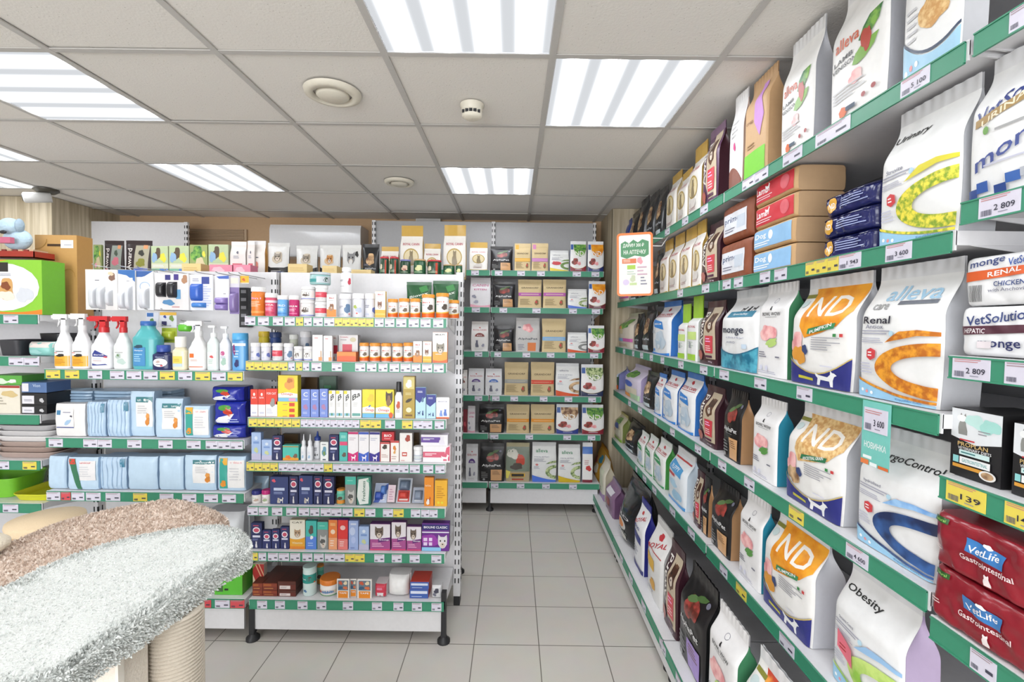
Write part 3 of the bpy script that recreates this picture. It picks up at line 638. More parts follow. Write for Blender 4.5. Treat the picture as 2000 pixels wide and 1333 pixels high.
def alpha(lab='d9a877', meat='spD', name='AlphaPet'):
    return f'm .52 .72 .24 .15 {meat} 4;d .3 .74 .3 .12 5d7a4a leaf;d .5 .82 .3 .1 4d6a3a leaf;e .84 .88 .05 .03 778;t .48 .475 .74 .09 f2f2f2 {name};l .2 .41 .7 .425 1 999;r .46 .03 .9 .36 {lab};l .52 .2 .84 .33 4 7a5a40;l .08 .1 .34 .3 4 888;e .18 .06 .05 .03 aaa'
def rc(acc, dia, extra='', tx='c8343e'):
    return f'm .5 .93 .09 .035 {tx} 2;t .5 .83 .8 .05 {tx} ROYAL CANIN;r .06 .782 .94 .79 {tx};p {acc} .15 .74 .7 .68 .78 .52 .22 .58;t .47 .635 .4 .035 fff {dia};m .62 .32 .28 .18 c9d8e6 2;m .4 .22 .2 .12 dfe9f2 5;d .3 .12 .45 .28 b8cfe2 dog;l .08 .44 .42 .5 3 9ab;e .2 .09 .05 .03 {acc};q {acc} .05 .03 .06'+extra
RCG = 't .5 .80 .74 .06 c0485a ROYAL CANIN;e .5 .5 .34 .2 b79a4a;e .5 .5 .3 .17 e2d2a8;d .34 .32 .36 .34 8a7a5a cat;m .5 .22 .3 .08 d8d2cc 3;l .2 .1 .8 .16 2 b99;q c9a84a .05 .03 .05'
def rcs(half, lab): return f'm .5 .88 .06 .02 c44 2;t .5 .80 .78 .04 b8404a ROYAL CANIN;r .1 .765 .9 .77 c66;'+';'.join(f'p {half} '+' '.join(f'{.5+.28*math.cos(math.radians(a)):.3f} {.55+.13*math.sin(math.radians(a)):.3f}' for a in range(0, 181, 20)) for _ in (1,))+f';t .5 .59 .3 .04 fff {lab};d .2 .15 .3 .28 667 cat;m .7 .22 .1 .06 99a 3;l .2 .05 .8 .1 2 bbb'
def kraft(band, bv=.5, head='', name='GRANDORF'):
    return (f'r .06 .82 .26 1 {head};r .06 .9 .94 .906 b9a070;' if head else '')+f't .5 {bv+.24:.2f} .74 .055 5b4a34 {name};r 0 {bv-.06:.2f} 1 {bv+.06:.2f} {band};r 0 {bv-.005:.2f} 1 {bv+.005:.2f} e8d9b4;l .08 .1 .6 .34 6 a08c64;m .8 .2 .1 .1 8a6f4a 3;m .78 .22 .05 .05 c44 2'
def ndw(top, base): return f'p {top} .2 1 1 1 1 .8 .84 .6 .6 .54 .34 .62 .22 .8;t .56 .66 .56 .17 f6f4ee ND;r .02 .8 .18 1 3a62a8;m .3 .36 .24 .12 spD 3;m .55 .3 .12 .08 spM 5;q {base} .2 .1 .22;Q d8c48a .2 .1 .22 .01;l .3 .05 .8 .09 1 dde'
PADL = 'r .3 .22 .98 .86 f0efee;r .3 .76 .98 .88 3f7f86;t .62 .815 .5 .06 e8f4f4 unicum;l .38 .5 .9 .7 4 c9c9cc;m .78 .34 .1 .1 d98a3a 3;m .78 .46 .07 .07 e8a050 4'
CATS = {'dogbox': 'r 0 0 1 .34 e88a2a;m .5 .42 .34 .16 b5835a 3;d .3 .36 .4 .24 8a5a3a face;t .5 .84 .5 .07 d04a4a 8in1;l .2 .7 .8 .76 1 bbb'}
P = {}
def add(txt):
    for ln in txt.strip().split('\n'):
        f = [q.strip() for q in ln.split('|')]
        if len(f) < 6: continue
        P[f[0]] = dict(k=f[1], col=f[2].split(), D=float(f[3]), nc=f[4].split(), d=f[5], des=eval(f[6][1:]) if len(f) > 6 and f[6][:1] == '=' else (f[6] if len(f) > 6 else ''), o=eval('dict(%s)' % f[7]) if len(f) > 7 else {})
BG = 'pet_food_bag bag'
add(r'''
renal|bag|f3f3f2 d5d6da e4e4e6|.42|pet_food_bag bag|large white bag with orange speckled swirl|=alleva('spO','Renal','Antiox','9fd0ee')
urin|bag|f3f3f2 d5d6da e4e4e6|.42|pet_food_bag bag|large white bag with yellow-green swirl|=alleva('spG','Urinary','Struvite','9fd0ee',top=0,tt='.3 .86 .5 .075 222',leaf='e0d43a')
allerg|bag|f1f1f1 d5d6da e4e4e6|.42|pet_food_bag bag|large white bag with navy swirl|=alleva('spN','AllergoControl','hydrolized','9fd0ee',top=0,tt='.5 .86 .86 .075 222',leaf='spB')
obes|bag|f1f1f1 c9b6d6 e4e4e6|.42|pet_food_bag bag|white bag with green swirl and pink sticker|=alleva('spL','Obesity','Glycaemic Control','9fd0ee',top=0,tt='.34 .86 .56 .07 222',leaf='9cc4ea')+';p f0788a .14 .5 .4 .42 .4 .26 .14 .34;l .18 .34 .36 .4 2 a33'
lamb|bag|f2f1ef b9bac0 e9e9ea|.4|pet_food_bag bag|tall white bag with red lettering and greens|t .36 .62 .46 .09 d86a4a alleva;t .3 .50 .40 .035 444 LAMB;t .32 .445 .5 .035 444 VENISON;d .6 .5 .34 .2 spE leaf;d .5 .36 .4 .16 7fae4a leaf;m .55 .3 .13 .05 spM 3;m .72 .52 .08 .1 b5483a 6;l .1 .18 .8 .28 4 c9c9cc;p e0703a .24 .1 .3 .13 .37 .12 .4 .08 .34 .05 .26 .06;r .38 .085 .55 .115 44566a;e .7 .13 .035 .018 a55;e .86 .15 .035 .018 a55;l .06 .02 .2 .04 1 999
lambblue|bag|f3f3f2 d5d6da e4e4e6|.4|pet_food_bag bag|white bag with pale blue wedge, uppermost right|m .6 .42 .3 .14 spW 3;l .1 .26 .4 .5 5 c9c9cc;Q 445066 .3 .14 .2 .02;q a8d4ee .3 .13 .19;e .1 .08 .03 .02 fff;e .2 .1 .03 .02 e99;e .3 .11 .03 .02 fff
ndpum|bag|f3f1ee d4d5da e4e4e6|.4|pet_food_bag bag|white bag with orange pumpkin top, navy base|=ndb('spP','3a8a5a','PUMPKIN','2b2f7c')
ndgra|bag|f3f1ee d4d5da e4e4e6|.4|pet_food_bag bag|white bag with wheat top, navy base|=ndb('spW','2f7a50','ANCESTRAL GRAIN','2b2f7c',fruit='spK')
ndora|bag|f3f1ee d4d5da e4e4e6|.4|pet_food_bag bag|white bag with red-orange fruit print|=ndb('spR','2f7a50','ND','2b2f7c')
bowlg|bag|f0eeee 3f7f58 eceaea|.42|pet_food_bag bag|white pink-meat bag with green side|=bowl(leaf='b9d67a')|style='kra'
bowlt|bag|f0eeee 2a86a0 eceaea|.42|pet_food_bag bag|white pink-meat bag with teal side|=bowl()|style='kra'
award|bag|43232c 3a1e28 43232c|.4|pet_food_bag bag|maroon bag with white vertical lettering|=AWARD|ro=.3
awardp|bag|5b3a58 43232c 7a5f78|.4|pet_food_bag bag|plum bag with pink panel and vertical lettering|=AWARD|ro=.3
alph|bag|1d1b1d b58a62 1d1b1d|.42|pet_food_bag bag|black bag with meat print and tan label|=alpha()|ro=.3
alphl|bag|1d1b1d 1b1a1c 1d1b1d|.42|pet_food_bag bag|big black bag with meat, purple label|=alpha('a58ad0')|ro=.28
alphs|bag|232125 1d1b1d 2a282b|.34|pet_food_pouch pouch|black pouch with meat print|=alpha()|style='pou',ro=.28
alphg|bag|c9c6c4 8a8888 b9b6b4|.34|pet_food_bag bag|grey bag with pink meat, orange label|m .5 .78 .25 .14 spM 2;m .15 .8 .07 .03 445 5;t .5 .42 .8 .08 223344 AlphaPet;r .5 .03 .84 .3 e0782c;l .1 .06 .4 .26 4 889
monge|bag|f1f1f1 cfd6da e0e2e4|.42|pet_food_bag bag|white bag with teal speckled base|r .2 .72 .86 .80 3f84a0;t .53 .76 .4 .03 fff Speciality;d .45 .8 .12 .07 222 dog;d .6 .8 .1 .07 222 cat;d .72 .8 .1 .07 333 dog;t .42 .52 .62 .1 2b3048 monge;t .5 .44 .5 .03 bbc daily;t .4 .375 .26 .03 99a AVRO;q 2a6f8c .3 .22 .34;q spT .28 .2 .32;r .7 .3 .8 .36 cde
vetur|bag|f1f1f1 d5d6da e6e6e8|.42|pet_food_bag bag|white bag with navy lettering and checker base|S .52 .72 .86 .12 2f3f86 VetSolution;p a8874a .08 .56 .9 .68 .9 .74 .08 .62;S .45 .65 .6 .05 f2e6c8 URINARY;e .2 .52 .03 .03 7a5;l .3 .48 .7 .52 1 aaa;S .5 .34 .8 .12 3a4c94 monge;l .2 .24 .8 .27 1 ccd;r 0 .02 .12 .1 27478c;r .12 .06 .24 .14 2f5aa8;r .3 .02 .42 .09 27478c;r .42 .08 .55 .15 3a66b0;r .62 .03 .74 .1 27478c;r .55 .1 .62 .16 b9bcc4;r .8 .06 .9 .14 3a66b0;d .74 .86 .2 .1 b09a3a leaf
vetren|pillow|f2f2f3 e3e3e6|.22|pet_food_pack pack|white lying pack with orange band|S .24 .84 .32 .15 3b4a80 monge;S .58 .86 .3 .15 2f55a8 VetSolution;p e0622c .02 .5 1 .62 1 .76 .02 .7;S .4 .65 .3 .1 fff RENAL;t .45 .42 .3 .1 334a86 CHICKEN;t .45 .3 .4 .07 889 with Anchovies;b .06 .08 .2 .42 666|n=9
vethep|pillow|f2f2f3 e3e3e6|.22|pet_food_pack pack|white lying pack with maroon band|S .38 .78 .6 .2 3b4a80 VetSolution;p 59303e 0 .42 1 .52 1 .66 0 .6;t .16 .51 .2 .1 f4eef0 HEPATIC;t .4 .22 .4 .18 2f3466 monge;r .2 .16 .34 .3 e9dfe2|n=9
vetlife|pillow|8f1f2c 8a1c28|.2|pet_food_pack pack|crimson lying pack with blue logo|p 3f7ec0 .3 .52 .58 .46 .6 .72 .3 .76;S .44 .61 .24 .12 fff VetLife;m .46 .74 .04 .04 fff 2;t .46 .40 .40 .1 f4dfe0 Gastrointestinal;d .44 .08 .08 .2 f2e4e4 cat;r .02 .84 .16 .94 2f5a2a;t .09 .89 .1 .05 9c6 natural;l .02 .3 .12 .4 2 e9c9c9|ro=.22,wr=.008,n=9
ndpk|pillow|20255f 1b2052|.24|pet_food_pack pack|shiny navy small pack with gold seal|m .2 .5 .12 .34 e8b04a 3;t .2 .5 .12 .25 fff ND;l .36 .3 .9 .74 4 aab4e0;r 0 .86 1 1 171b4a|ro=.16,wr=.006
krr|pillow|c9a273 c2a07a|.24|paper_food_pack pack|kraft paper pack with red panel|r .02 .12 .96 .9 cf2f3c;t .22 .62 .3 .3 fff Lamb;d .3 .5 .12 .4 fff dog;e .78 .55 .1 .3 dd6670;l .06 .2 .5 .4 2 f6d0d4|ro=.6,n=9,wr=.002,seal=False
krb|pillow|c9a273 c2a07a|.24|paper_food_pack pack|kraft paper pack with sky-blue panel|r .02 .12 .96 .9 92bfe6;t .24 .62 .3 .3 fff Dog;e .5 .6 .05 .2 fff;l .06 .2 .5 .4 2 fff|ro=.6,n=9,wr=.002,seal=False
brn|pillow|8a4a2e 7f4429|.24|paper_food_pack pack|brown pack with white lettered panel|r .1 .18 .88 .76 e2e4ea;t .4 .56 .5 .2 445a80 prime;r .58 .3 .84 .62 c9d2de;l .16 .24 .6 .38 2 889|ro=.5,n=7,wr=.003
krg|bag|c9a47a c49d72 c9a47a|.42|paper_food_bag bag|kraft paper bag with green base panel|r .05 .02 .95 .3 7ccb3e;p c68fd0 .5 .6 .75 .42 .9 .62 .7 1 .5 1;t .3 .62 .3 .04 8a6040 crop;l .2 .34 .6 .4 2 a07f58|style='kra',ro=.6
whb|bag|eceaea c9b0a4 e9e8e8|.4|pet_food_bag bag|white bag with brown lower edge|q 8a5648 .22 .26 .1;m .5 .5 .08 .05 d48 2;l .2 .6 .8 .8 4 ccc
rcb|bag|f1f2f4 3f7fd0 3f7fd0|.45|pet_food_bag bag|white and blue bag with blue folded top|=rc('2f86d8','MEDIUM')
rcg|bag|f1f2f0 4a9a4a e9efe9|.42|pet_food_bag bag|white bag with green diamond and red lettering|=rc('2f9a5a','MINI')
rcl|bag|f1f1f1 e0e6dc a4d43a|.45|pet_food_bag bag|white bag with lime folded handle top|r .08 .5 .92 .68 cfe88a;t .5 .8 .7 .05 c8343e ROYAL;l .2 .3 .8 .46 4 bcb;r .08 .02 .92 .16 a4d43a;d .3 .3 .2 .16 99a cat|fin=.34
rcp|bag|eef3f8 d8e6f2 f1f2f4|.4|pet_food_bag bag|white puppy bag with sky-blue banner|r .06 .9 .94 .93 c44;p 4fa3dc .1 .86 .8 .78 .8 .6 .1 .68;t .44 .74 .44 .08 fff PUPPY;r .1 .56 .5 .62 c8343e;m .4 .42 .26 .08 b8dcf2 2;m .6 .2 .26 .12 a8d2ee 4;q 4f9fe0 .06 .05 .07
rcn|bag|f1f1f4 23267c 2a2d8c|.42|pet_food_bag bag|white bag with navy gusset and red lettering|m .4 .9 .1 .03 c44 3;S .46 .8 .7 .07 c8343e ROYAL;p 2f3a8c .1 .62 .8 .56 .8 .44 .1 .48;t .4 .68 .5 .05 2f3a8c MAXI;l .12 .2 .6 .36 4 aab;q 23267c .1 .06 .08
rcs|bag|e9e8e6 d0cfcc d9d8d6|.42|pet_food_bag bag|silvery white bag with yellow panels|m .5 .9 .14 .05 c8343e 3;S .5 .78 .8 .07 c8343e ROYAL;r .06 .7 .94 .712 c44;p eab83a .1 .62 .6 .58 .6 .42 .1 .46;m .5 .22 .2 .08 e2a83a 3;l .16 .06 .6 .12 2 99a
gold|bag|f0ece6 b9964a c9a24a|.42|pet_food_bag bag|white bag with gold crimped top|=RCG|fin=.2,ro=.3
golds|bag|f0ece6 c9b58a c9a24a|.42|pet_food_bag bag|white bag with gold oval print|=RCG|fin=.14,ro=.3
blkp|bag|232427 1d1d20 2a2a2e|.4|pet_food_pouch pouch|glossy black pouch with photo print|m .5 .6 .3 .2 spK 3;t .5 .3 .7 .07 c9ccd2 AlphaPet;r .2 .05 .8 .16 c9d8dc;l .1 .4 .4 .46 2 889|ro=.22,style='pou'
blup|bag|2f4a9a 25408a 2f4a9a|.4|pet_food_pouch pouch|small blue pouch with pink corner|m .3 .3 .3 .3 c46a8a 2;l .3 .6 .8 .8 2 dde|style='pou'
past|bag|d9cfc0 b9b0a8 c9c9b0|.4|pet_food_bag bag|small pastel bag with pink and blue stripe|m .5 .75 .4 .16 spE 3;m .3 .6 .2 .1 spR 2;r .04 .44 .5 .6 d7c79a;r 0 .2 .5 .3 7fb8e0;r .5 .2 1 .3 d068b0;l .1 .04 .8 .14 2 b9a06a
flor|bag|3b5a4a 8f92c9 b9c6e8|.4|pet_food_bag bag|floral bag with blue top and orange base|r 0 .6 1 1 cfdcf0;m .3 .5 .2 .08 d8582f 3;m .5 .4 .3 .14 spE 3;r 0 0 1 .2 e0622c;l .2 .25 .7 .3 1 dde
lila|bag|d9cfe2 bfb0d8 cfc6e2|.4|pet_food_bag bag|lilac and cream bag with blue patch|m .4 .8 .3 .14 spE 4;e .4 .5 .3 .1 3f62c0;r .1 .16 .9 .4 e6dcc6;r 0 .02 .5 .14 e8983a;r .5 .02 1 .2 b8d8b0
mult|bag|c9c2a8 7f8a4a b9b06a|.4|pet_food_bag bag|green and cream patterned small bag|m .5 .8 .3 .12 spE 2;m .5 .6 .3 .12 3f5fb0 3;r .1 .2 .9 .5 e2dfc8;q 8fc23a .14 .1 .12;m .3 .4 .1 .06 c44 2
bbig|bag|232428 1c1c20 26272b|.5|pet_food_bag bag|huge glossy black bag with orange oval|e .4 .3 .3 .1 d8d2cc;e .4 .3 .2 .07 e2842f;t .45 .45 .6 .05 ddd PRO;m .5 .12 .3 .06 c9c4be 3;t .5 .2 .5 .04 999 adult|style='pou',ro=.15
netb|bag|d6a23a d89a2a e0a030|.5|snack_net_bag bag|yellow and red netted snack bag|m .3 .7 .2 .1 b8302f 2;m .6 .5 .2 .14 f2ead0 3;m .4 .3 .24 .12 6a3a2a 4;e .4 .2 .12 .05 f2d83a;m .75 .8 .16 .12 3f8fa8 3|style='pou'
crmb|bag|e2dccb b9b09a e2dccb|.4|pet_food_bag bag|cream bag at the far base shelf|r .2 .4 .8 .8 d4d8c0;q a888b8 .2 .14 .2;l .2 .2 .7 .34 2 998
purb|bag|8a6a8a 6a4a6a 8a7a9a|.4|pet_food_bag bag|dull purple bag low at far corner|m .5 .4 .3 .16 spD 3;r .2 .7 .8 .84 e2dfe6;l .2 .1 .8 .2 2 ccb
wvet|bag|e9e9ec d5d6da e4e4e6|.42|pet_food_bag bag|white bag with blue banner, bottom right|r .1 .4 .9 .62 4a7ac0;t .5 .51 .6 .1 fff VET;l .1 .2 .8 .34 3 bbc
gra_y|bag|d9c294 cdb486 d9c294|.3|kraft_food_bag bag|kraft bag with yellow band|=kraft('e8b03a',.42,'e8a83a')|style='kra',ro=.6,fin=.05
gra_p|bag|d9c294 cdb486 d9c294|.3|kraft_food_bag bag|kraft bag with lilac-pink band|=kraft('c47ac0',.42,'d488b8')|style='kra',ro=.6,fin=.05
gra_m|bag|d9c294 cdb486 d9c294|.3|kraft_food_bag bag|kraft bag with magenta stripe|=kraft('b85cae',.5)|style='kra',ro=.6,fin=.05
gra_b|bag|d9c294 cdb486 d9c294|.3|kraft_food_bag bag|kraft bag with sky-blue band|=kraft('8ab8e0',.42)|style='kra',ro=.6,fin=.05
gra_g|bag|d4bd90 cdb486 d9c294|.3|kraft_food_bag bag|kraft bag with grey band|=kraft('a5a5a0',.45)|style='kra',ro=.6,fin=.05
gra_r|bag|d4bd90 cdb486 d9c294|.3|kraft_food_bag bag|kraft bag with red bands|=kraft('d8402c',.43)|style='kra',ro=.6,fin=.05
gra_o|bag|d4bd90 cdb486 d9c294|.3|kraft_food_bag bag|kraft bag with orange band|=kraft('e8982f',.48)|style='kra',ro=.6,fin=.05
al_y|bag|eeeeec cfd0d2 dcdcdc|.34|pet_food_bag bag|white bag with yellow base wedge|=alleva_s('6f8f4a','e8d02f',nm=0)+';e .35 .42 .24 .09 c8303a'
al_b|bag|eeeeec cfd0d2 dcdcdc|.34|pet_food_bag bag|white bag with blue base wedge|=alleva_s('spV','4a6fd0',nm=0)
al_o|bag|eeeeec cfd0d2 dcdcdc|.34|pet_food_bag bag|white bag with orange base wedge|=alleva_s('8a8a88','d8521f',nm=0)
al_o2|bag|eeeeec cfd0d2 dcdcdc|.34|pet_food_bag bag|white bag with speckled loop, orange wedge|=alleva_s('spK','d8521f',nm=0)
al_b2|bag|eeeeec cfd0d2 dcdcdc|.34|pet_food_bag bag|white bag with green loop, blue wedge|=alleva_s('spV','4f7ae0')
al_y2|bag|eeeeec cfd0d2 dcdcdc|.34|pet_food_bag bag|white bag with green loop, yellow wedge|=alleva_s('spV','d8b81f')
nd_g|bag|f0eeec 3a5f9a e9e9ea|.34|pet_food_bag bag|white bag with green fruit top, red base|=ndw('spE','8a2030')
nd_o|bag|f0eeec 3a5f9a e9e9ea|.34|pet_food_bag bag|white bag with orange fruit top, navy base|=ndw('spP','25306f')
nd_o2|bag|f0eeec 3a5f9a e9e9ea|.34|pet_food_bag bag|white bag with orange fruit top, dark red base|=ndw('spP','6a2430')
nd_q|bag|f0eeec 3a5f9a e9e9ea|.34|pet_food_bag bag|white bag with grey-green fruit top, navy base|=ndw('spV','1f2a50')
nd_c|bag|f0eeec 3a5f9a e9e9ea|.34|pet_food_bag bag|white bag with brown fruit top, navy base|=ndw('spK','2a3a8a')
rcw|bag|e6e3e6 cfc9cc d9d4d8|.34|pet_food_bag bag|pale pink-white bag with pink lettering|t .5 .82 .8 .1 d888a8 CANIN;t .5 .66 .6 .06 d04a8a KITTEN;m .2 .4 .12 .06 99a 2;m .3 .2 .14 .06 aab 3;q e8a8b8 .12 .06 .1
rcf|bag|e6e3e0 cfc9c6 d9d4d0|.34|pet_food_bag bag|white bag with dark red half disc|=rcs('8a3a34','FIT')
rcv|bag|e2e2e4 cfc9cc d9d9dc|.34|pet_food_bag bag|white bag with violet half disc|=rcs('5f3f8a','STERIL')
rcu|bag|e2e2e4 cfc9cc d9d9dc|.34|pet_food_bag bag|white bag with blue half disc|=rcs('3f6fc0','INDOOR')
phot|bag|b9a886 9aa06a b9b08a|.34|pet_food_bag bag|bag with landscape photo and red coat|r 0 .3 1 1 7f8a7a;m .3 .8 .3 .14 d9d6c8 2;m .6 .62 .18 .22 c8452f 4;m .45 .45 .3 .1 4a4038 3;r .2 .14 .8 .25 e0b02f;r .24 .155 .76 .235 2a2420;r .25 .05 .75 .09 b8402f;p e8dc6a 0 .34 .2 .3 .1 .1 0 .1
redb|bag|f0eeec 5a7fc0 e9e9ea|.34|pet_food_bag bag|narrow white bag with blue corner, red print|r 0 .8 1 1 4a7ac8;m .6 .4 .3 .08 c44 2;l .2 .5 .8 .64 3 c99;r 0 0 1 .08 7a2030
aw_r|bag|7a1f2f 6a1a28 7a1f2f|.3|pet_food_bag bag|narrow dark red bag edge|m .4 .4 .3 .12 c8505a 2
''')
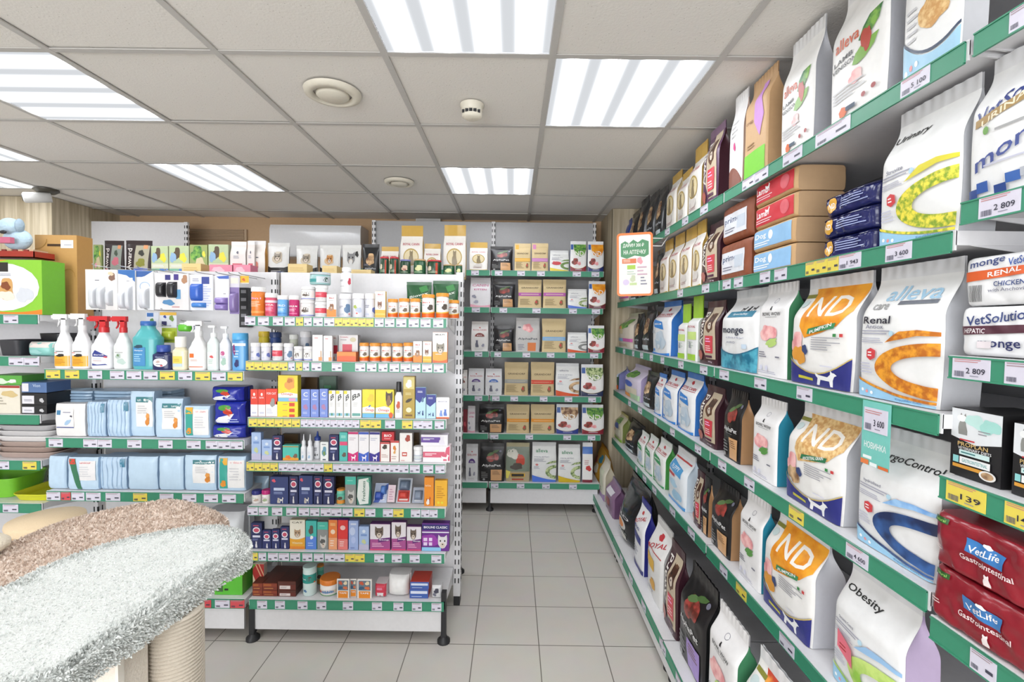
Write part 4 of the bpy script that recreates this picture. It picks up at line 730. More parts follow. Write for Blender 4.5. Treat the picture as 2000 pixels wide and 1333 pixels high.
add(r'''
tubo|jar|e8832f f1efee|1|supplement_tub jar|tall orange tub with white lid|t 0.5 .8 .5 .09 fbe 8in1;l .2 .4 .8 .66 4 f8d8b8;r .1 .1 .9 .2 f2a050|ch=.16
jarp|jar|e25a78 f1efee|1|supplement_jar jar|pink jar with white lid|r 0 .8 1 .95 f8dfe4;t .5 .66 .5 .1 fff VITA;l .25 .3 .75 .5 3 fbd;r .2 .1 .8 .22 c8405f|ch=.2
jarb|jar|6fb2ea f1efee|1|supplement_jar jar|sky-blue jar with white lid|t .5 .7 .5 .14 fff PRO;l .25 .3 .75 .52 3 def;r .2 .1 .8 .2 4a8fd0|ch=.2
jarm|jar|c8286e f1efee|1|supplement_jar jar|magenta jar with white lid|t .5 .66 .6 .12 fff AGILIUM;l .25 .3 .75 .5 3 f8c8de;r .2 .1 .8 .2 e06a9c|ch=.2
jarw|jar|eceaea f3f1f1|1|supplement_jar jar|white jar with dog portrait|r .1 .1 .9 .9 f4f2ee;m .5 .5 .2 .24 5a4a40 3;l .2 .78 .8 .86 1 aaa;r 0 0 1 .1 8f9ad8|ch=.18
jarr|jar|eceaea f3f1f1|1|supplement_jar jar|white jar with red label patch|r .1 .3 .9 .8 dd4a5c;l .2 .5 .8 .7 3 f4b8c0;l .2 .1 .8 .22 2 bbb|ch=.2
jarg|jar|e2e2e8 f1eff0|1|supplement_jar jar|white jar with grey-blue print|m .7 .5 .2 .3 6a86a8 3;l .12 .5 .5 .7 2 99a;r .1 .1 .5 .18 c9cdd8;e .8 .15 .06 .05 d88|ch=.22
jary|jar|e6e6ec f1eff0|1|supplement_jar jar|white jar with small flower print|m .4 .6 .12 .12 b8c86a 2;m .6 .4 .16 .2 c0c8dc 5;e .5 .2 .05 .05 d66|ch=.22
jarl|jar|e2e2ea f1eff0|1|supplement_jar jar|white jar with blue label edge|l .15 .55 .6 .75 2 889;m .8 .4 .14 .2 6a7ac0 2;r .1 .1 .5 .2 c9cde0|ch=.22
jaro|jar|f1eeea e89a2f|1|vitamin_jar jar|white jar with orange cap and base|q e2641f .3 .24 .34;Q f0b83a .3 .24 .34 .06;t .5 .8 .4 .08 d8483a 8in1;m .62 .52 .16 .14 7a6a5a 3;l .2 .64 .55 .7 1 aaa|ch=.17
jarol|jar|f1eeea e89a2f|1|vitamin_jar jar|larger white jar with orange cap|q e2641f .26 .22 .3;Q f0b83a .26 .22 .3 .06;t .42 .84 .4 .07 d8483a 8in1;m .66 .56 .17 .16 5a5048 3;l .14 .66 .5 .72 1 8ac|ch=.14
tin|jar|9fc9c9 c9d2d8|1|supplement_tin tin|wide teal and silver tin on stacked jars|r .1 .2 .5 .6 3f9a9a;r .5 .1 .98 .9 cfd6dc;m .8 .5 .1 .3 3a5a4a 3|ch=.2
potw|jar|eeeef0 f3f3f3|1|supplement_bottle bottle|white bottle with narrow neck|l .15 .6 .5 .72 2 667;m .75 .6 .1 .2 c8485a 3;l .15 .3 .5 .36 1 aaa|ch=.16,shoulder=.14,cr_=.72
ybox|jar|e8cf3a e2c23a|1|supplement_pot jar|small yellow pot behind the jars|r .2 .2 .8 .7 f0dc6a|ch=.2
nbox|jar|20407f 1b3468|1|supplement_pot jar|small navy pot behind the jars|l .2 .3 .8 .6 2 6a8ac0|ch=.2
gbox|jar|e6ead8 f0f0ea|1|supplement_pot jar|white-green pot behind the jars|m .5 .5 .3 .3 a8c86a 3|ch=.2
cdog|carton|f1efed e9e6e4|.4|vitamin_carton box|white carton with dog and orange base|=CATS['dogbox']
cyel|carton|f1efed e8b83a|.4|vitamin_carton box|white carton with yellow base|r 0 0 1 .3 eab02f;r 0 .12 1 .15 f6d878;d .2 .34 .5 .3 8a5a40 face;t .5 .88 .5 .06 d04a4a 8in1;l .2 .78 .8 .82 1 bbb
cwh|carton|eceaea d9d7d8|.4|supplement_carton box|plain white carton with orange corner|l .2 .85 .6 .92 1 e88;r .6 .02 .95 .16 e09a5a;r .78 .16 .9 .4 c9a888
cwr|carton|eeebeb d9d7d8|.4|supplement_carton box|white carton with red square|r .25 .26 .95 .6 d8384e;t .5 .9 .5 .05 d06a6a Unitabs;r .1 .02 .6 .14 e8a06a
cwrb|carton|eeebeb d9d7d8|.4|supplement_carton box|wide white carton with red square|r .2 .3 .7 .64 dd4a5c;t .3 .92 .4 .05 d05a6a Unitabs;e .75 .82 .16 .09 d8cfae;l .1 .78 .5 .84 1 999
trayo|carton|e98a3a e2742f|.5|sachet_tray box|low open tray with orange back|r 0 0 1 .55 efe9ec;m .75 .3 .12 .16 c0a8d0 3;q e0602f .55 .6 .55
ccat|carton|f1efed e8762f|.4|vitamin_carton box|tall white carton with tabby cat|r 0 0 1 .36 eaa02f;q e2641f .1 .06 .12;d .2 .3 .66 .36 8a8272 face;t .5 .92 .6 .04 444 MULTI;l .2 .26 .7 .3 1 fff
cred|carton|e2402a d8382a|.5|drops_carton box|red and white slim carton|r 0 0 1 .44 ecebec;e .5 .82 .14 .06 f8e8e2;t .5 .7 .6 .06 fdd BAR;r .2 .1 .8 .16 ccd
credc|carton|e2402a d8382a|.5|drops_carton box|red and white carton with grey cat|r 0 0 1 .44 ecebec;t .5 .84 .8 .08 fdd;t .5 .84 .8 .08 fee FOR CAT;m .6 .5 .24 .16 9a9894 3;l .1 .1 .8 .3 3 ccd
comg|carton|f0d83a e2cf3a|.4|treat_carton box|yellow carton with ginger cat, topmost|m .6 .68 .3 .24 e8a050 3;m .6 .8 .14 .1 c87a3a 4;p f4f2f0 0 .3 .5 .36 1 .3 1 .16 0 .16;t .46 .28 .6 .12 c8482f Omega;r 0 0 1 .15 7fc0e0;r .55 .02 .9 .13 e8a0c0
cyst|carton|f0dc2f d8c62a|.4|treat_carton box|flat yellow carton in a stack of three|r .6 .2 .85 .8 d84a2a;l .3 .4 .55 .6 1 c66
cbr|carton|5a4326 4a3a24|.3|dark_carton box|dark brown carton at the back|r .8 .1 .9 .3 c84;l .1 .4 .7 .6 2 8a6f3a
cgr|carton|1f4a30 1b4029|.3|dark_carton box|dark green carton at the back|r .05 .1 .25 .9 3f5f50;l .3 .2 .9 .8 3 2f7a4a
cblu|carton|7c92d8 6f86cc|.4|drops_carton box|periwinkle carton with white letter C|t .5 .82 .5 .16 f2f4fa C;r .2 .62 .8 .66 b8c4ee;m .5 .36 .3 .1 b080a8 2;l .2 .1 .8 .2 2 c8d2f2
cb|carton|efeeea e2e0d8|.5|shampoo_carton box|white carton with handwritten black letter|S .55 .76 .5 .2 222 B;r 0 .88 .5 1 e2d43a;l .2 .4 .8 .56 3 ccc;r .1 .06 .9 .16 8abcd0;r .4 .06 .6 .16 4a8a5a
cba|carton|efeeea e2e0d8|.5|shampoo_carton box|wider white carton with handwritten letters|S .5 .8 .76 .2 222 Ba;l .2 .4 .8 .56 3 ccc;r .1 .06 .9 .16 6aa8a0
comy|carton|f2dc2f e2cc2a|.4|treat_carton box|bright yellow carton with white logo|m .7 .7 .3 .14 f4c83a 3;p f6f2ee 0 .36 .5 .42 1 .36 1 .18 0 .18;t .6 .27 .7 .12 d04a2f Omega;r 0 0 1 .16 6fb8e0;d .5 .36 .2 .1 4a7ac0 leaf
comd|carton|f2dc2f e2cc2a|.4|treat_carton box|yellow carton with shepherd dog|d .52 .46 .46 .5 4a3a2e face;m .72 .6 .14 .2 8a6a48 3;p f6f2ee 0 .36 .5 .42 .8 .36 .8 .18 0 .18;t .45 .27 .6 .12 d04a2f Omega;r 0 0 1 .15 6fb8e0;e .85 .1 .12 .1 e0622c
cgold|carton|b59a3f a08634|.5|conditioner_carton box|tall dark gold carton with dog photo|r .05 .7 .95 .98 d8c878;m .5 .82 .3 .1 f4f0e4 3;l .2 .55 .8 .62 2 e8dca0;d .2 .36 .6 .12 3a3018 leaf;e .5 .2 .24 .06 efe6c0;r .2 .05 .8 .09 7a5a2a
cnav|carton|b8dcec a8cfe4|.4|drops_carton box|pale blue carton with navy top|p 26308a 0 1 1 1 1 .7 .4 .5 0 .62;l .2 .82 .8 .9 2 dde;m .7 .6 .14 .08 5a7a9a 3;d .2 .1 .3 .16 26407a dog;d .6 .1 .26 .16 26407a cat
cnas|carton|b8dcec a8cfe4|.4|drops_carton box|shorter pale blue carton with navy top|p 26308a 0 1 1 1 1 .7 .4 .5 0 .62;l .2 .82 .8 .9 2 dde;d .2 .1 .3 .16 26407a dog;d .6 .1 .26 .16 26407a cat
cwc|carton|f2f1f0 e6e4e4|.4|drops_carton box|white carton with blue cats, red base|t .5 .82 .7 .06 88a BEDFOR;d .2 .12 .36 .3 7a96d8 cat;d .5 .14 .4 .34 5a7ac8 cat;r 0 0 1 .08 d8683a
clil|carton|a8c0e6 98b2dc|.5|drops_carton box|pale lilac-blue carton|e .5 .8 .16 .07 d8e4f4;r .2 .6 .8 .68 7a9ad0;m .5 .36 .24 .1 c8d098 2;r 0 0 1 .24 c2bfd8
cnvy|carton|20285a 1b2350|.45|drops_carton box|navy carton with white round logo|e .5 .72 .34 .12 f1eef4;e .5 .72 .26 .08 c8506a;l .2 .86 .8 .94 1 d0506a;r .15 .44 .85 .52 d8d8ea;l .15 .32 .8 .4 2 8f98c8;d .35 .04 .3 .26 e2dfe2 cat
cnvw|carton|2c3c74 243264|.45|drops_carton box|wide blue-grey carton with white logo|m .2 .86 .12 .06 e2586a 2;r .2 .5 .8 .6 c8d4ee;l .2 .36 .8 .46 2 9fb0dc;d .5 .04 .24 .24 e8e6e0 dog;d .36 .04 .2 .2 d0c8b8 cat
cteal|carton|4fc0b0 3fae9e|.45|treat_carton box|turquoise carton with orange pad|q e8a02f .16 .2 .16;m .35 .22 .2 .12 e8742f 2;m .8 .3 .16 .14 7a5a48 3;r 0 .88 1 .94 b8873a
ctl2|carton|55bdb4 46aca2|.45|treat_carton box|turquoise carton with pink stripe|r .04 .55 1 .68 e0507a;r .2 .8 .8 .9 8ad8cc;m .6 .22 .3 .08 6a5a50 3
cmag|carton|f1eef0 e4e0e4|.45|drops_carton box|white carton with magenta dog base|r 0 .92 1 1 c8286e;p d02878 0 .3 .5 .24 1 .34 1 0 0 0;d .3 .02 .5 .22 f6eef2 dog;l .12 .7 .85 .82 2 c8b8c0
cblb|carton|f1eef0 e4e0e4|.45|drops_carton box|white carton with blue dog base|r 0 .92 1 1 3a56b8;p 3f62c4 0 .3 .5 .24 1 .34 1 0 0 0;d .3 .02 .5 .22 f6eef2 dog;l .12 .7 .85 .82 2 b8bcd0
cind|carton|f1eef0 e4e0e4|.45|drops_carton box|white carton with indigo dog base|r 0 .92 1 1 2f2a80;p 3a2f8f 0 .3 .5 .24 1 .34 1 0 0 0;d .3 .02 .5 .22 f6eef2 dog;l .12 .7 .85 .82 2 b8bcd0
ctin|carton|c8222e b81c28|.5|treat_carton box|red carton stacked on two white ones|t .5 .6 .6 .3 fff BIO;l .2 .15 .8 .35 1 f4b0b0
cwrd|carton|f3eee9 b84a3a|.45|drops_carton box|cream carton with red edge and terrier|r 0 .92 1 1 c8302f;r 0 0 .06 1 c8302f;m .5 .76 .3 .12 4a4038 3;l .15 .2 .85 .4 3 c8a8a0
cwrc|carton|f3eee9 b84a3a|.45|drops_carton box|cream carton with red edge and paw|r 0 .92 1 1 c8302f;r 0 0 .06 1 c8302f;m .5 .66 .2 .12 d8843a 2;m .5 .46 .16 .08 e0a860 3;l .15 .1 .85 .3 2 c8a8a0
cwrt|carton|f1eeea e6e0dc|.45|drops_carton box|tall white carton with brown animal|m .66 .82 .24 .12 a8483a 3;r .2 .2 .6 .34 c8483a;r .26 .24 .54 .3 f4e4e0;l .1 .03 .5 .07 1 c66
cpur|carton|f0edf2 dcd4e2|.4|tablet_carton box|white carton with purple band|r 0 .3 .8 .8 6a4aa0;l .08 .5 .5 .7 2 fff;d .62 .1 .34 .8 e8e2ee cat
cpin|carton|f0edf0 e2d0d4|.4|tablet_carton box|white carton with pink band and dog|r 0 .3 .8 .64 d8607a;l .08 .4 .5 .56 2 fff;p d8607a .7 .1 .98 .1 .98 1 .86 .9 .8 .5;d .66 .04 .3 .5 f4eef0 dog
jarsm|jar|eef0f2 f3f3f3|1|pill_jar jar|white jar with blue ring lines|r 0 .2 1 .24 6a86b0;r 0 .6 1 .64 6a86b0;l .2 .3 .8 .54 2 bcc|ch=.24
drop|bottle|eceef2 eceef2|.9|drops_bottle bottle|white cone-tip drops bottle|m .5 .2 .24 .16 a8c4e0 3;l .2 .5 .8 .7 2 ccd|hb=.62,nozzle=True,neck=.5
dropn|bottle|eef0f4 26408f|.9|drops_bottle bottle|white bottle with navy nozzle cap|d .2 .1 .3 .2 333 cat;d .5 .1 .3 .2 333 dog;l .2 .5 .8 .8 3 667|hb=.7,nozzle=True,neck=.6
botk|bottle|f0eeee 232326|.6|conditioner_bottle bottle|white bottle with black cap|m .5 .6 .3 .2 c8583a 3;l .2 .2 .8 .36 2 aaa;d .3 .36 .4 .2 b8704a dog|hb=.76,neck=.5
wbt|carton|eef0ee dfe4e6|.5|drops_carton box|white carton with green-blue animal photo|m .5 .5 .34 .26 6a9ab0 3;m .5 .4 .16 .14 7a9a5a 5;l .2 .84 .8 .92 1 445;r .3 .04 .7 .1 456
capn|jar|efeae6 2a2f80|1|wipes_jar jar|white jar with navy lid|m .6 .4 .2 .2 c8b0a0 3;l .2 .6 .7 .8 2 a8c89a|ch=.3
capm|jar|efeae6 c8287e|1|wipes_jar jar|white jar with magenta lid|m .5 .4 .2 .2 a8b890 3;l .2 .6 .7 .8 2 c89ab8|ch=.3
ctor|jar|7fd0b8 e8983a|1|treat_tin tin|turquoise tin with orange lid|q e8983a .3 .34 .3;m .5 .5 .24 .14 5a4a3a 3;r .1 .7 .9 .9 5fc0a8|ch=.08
ctcat|carton|8f9290 7f8280|.4|litter_carton box|grey carton with turquoise top and cat|r 0 .72 1 1 4fc0ac;d .2 .04 .7 .5 c9c9c6 face;m .5 .3 .24 .1 5a5a58 4;l .2 .82 .8 .9 1 8ad8c8
cfre|carton|2f7a68 266a5a|.4|litter_carton box|green carton with slanted white panel|p e6ebe6 .12 .9 .84 .96 .9 .6 .84 .06 .2 .02 0 .3;T .5 .5 .24 .7 2a6a54 Freshness;m .8 .86 .12 .06 8fc8b0 2
cora|carton|eb8f1f de821a|.5|drops_carton box|orange carton with spaniel|t .4 .72 .6 .06 fbe4c0 NeoTerica;d .2 .06 .5 .3 a8402f dog;m .4 .14 .2 .1 f2ece6 3
cory|carton|f0b42a e2a424|.5|drops_carton box|amber carton with fine print|l .15 .3 .85 .8 6 c88a1f;e .3 .14 .1 .05 e8d83a;e .6 .14 .1 .05 e8d83a
cwd|carton|f1ecdc e2d8b8|.4|treat_carton box|cream and yellow carton with pug|q eaa82f .38 .34 .42;r 0 0 1 .1 e2882a;t .5 .92 .7 .06 554 CAT;d .26 .4 .5 .3 b89878 face;t .5 .22 .7 .07 f8ecc0 Vitamin
ctb|carton|46bdb4 3aa8a0|.4|treat_carton box|turquoise and blue carton with pet|r 0 0 1 .45 5a86dc;m .5 .68 .26 .16 5a5048 3;m .55 .42 .14 .08 f4f4f4 4;l .2 .1 .8 .26 2 a8c4f0
corv|carton|ee8440 5a3f98|.5|collar_carton box|orange carton with violet side|r 0 .0 1 .4 f0a878;e .5 .6 .26 .08 f6dcc0;l .2 .1 .8 .34 3 fbe4d4;r .2 .8 .8 .9 f6b070
crev|carton|df3a38 5a3f98|.5|collar_carton box|red carton with violet side|r 0 0 1 .36 e8807a;e .5 .74 .26 .08 f4c8c4;l .2 .1 .8 .3 3 f8d8d4
clb2|carton|a2b6e4 8fa4d8|.5|drops_carton box|tall lilac-blue carton with rings|e .4 .64 .3 .14 c6d4f2;e .5 .34 .24 .12 b6c6ee;l .2 .04 .7 .1 1 6a7ab0;r .2 .86 .8 .92 d8e2f6
cpc|carton|a8508f 6a3a78|.4|collar_carton box|purple carton with tabby cat top|r 0 .42 1 1 e4dfe4;d .2 .46 .5 .46 6a5c50 face;p 6a2f78 .4 .44 1 .5 1 .38 .4 .3;t .7 .4 .5 .06 fff Stop;l .1 .12 .9 .3 3 f0b8d8;r 0 0 1 .06 d84a7a
cpl|carton|6a2a8a 4f1f70|.3|litter_carton box|wide violet carton with white cat|r 0 .76 1 .96 2a2470;t .5 .86 .86 .08 fff BIOLINE CLASSIC;r 0 .66 1 .7 e9e4f2;m .3 .4 .4 .2 9a3aa8 2;r .06 .36 .2 .48 e6d0ee;r .26 .36 .38 .48 e6d0ee;r .06 .2 .2 .32 e6d0ee;r .26 .2 .38 .32 e6d0ee;d .56 .1 .4 .5 dcd8dc face;r 0 0 .7 .14 8fc8ec
cnv3|carton|232c64 1d2556|.45|drops_carton box|short navy carton with white logo|e .5 .66 .34 .14 f1eef4;e .5 .66 .24 .09 c8506a;l .2 .86 .8 .94 1 d0506a;r .15 .42 .85 .5 d8d8ea;d .4 .04 .3 .26 e2dfe2 cat
snk|carton|b02a28 e8d8c8|.5|snack_carton box|red striped wafer carton|p f2d8b8 0 0 .5 0 0 .6;p e8b088 .2 1 .3 1 1 .3 1 .2;p e8b088 .5 1 .6 1 1 .6 1 .5;p 5a9a3a 0 .8 .3 1 0 1
cdk|carton|7a2f20 5a2a1e|.6|snack_carton box|dark brown treat carton in a stack|r 0 .5 1 1 8a3a24;l .1 .15 .9 .4 1 c8884a;r .05 .6 .6 .9 a85a2a
cdk2|carton|6a2a1e 4a241a|.6|snack_carton box|dark brown treat carton with white label|r 0 .6 1 1 5a2a1e;r .1 .1 .7 .5 e6dcd8;l .15 .2 .6 .4 2 988
canis|jar|dcefec cfe9e6|1|treat_canister jar|white and teal tall canister|r 0 .52 1 .9 2f9a90;m .6 .72 .14 .1 6a5a50 3;t .3 .7 .3 .06 fff Pet;e .85 .55 .05 .03 e86a2f;m .4 .2 .1 .06 5a86b0 2|ch=.06
tubl|jar|f0ecea e8842f|1|treat_tub tub|round tub with orange lid|q 3f9a4a .14 .08 .16;r 0 .3 1 .6 e8d8c0;m .5 .44 .3 .16 5a86b8 3;m .2 .4 .14 .12 c8503a 2|ch=.3
pcar|carton|f1eeea e2dcd6|.1|photo_card_pack card|white pack with dog photos, orange base|r .1 .02 .9 .38 ec8f2a;r .08 .42 .92 .94 6a7a86;m .3 .8 .18 .1 c8583a 2;m .7 .8 .18 .1 e8d8b8 3;m .3 .55 .18 .1 3a5a7a 4;m .7 .55 .18 .1 d8744a 5;t .5 .28 .6 .08 fff TAPE
redp|pillow|d03a50 f0e4e6|.4|treat_pack pack|flat red and white pack|r 0 0 1 .4 f2eaec;l .2 .6 .8 .8 2 fbd
whp|pillow|f0efee ececec|.6|paper_sack pack|white unprinted sack lying on its side||n=3,wr=.006
bred|carton|3f62b0 c8402f|.8|treat_carton box|flat blue and red carton|r .05 .5 .95 .8 dde4f4;l .1 .1 .8 .3 1 b8c8e8
grp|pillow|d8d8da cfcfd2|.5|treat_pouch pouch|small grey-white pouch lying at right end|m .5 .6 .3 .2 445 3;m .3 .3 .2 .14 778 2
lblu|bag|b9d6ec a8c8e2 b9d6ec|.3|film_bag bag|crumpled pale blue bag behind the jars||style='pou',ro=.2
gpou|bag|245a34 1f4a2c 245a34|.2|hanging_pouch pouch|green pouch with curved white lettering|S .5 .62 .76 .1 e8f2e4 Biovax;m .3 .3 .2 .14 dfe6ea 2;p 3f8a4a .5 .9 .8 1 .9 .8 .6 .7;l .5 .36 .9 .48 2 9fc89a|style='pou',ro=.25
''')
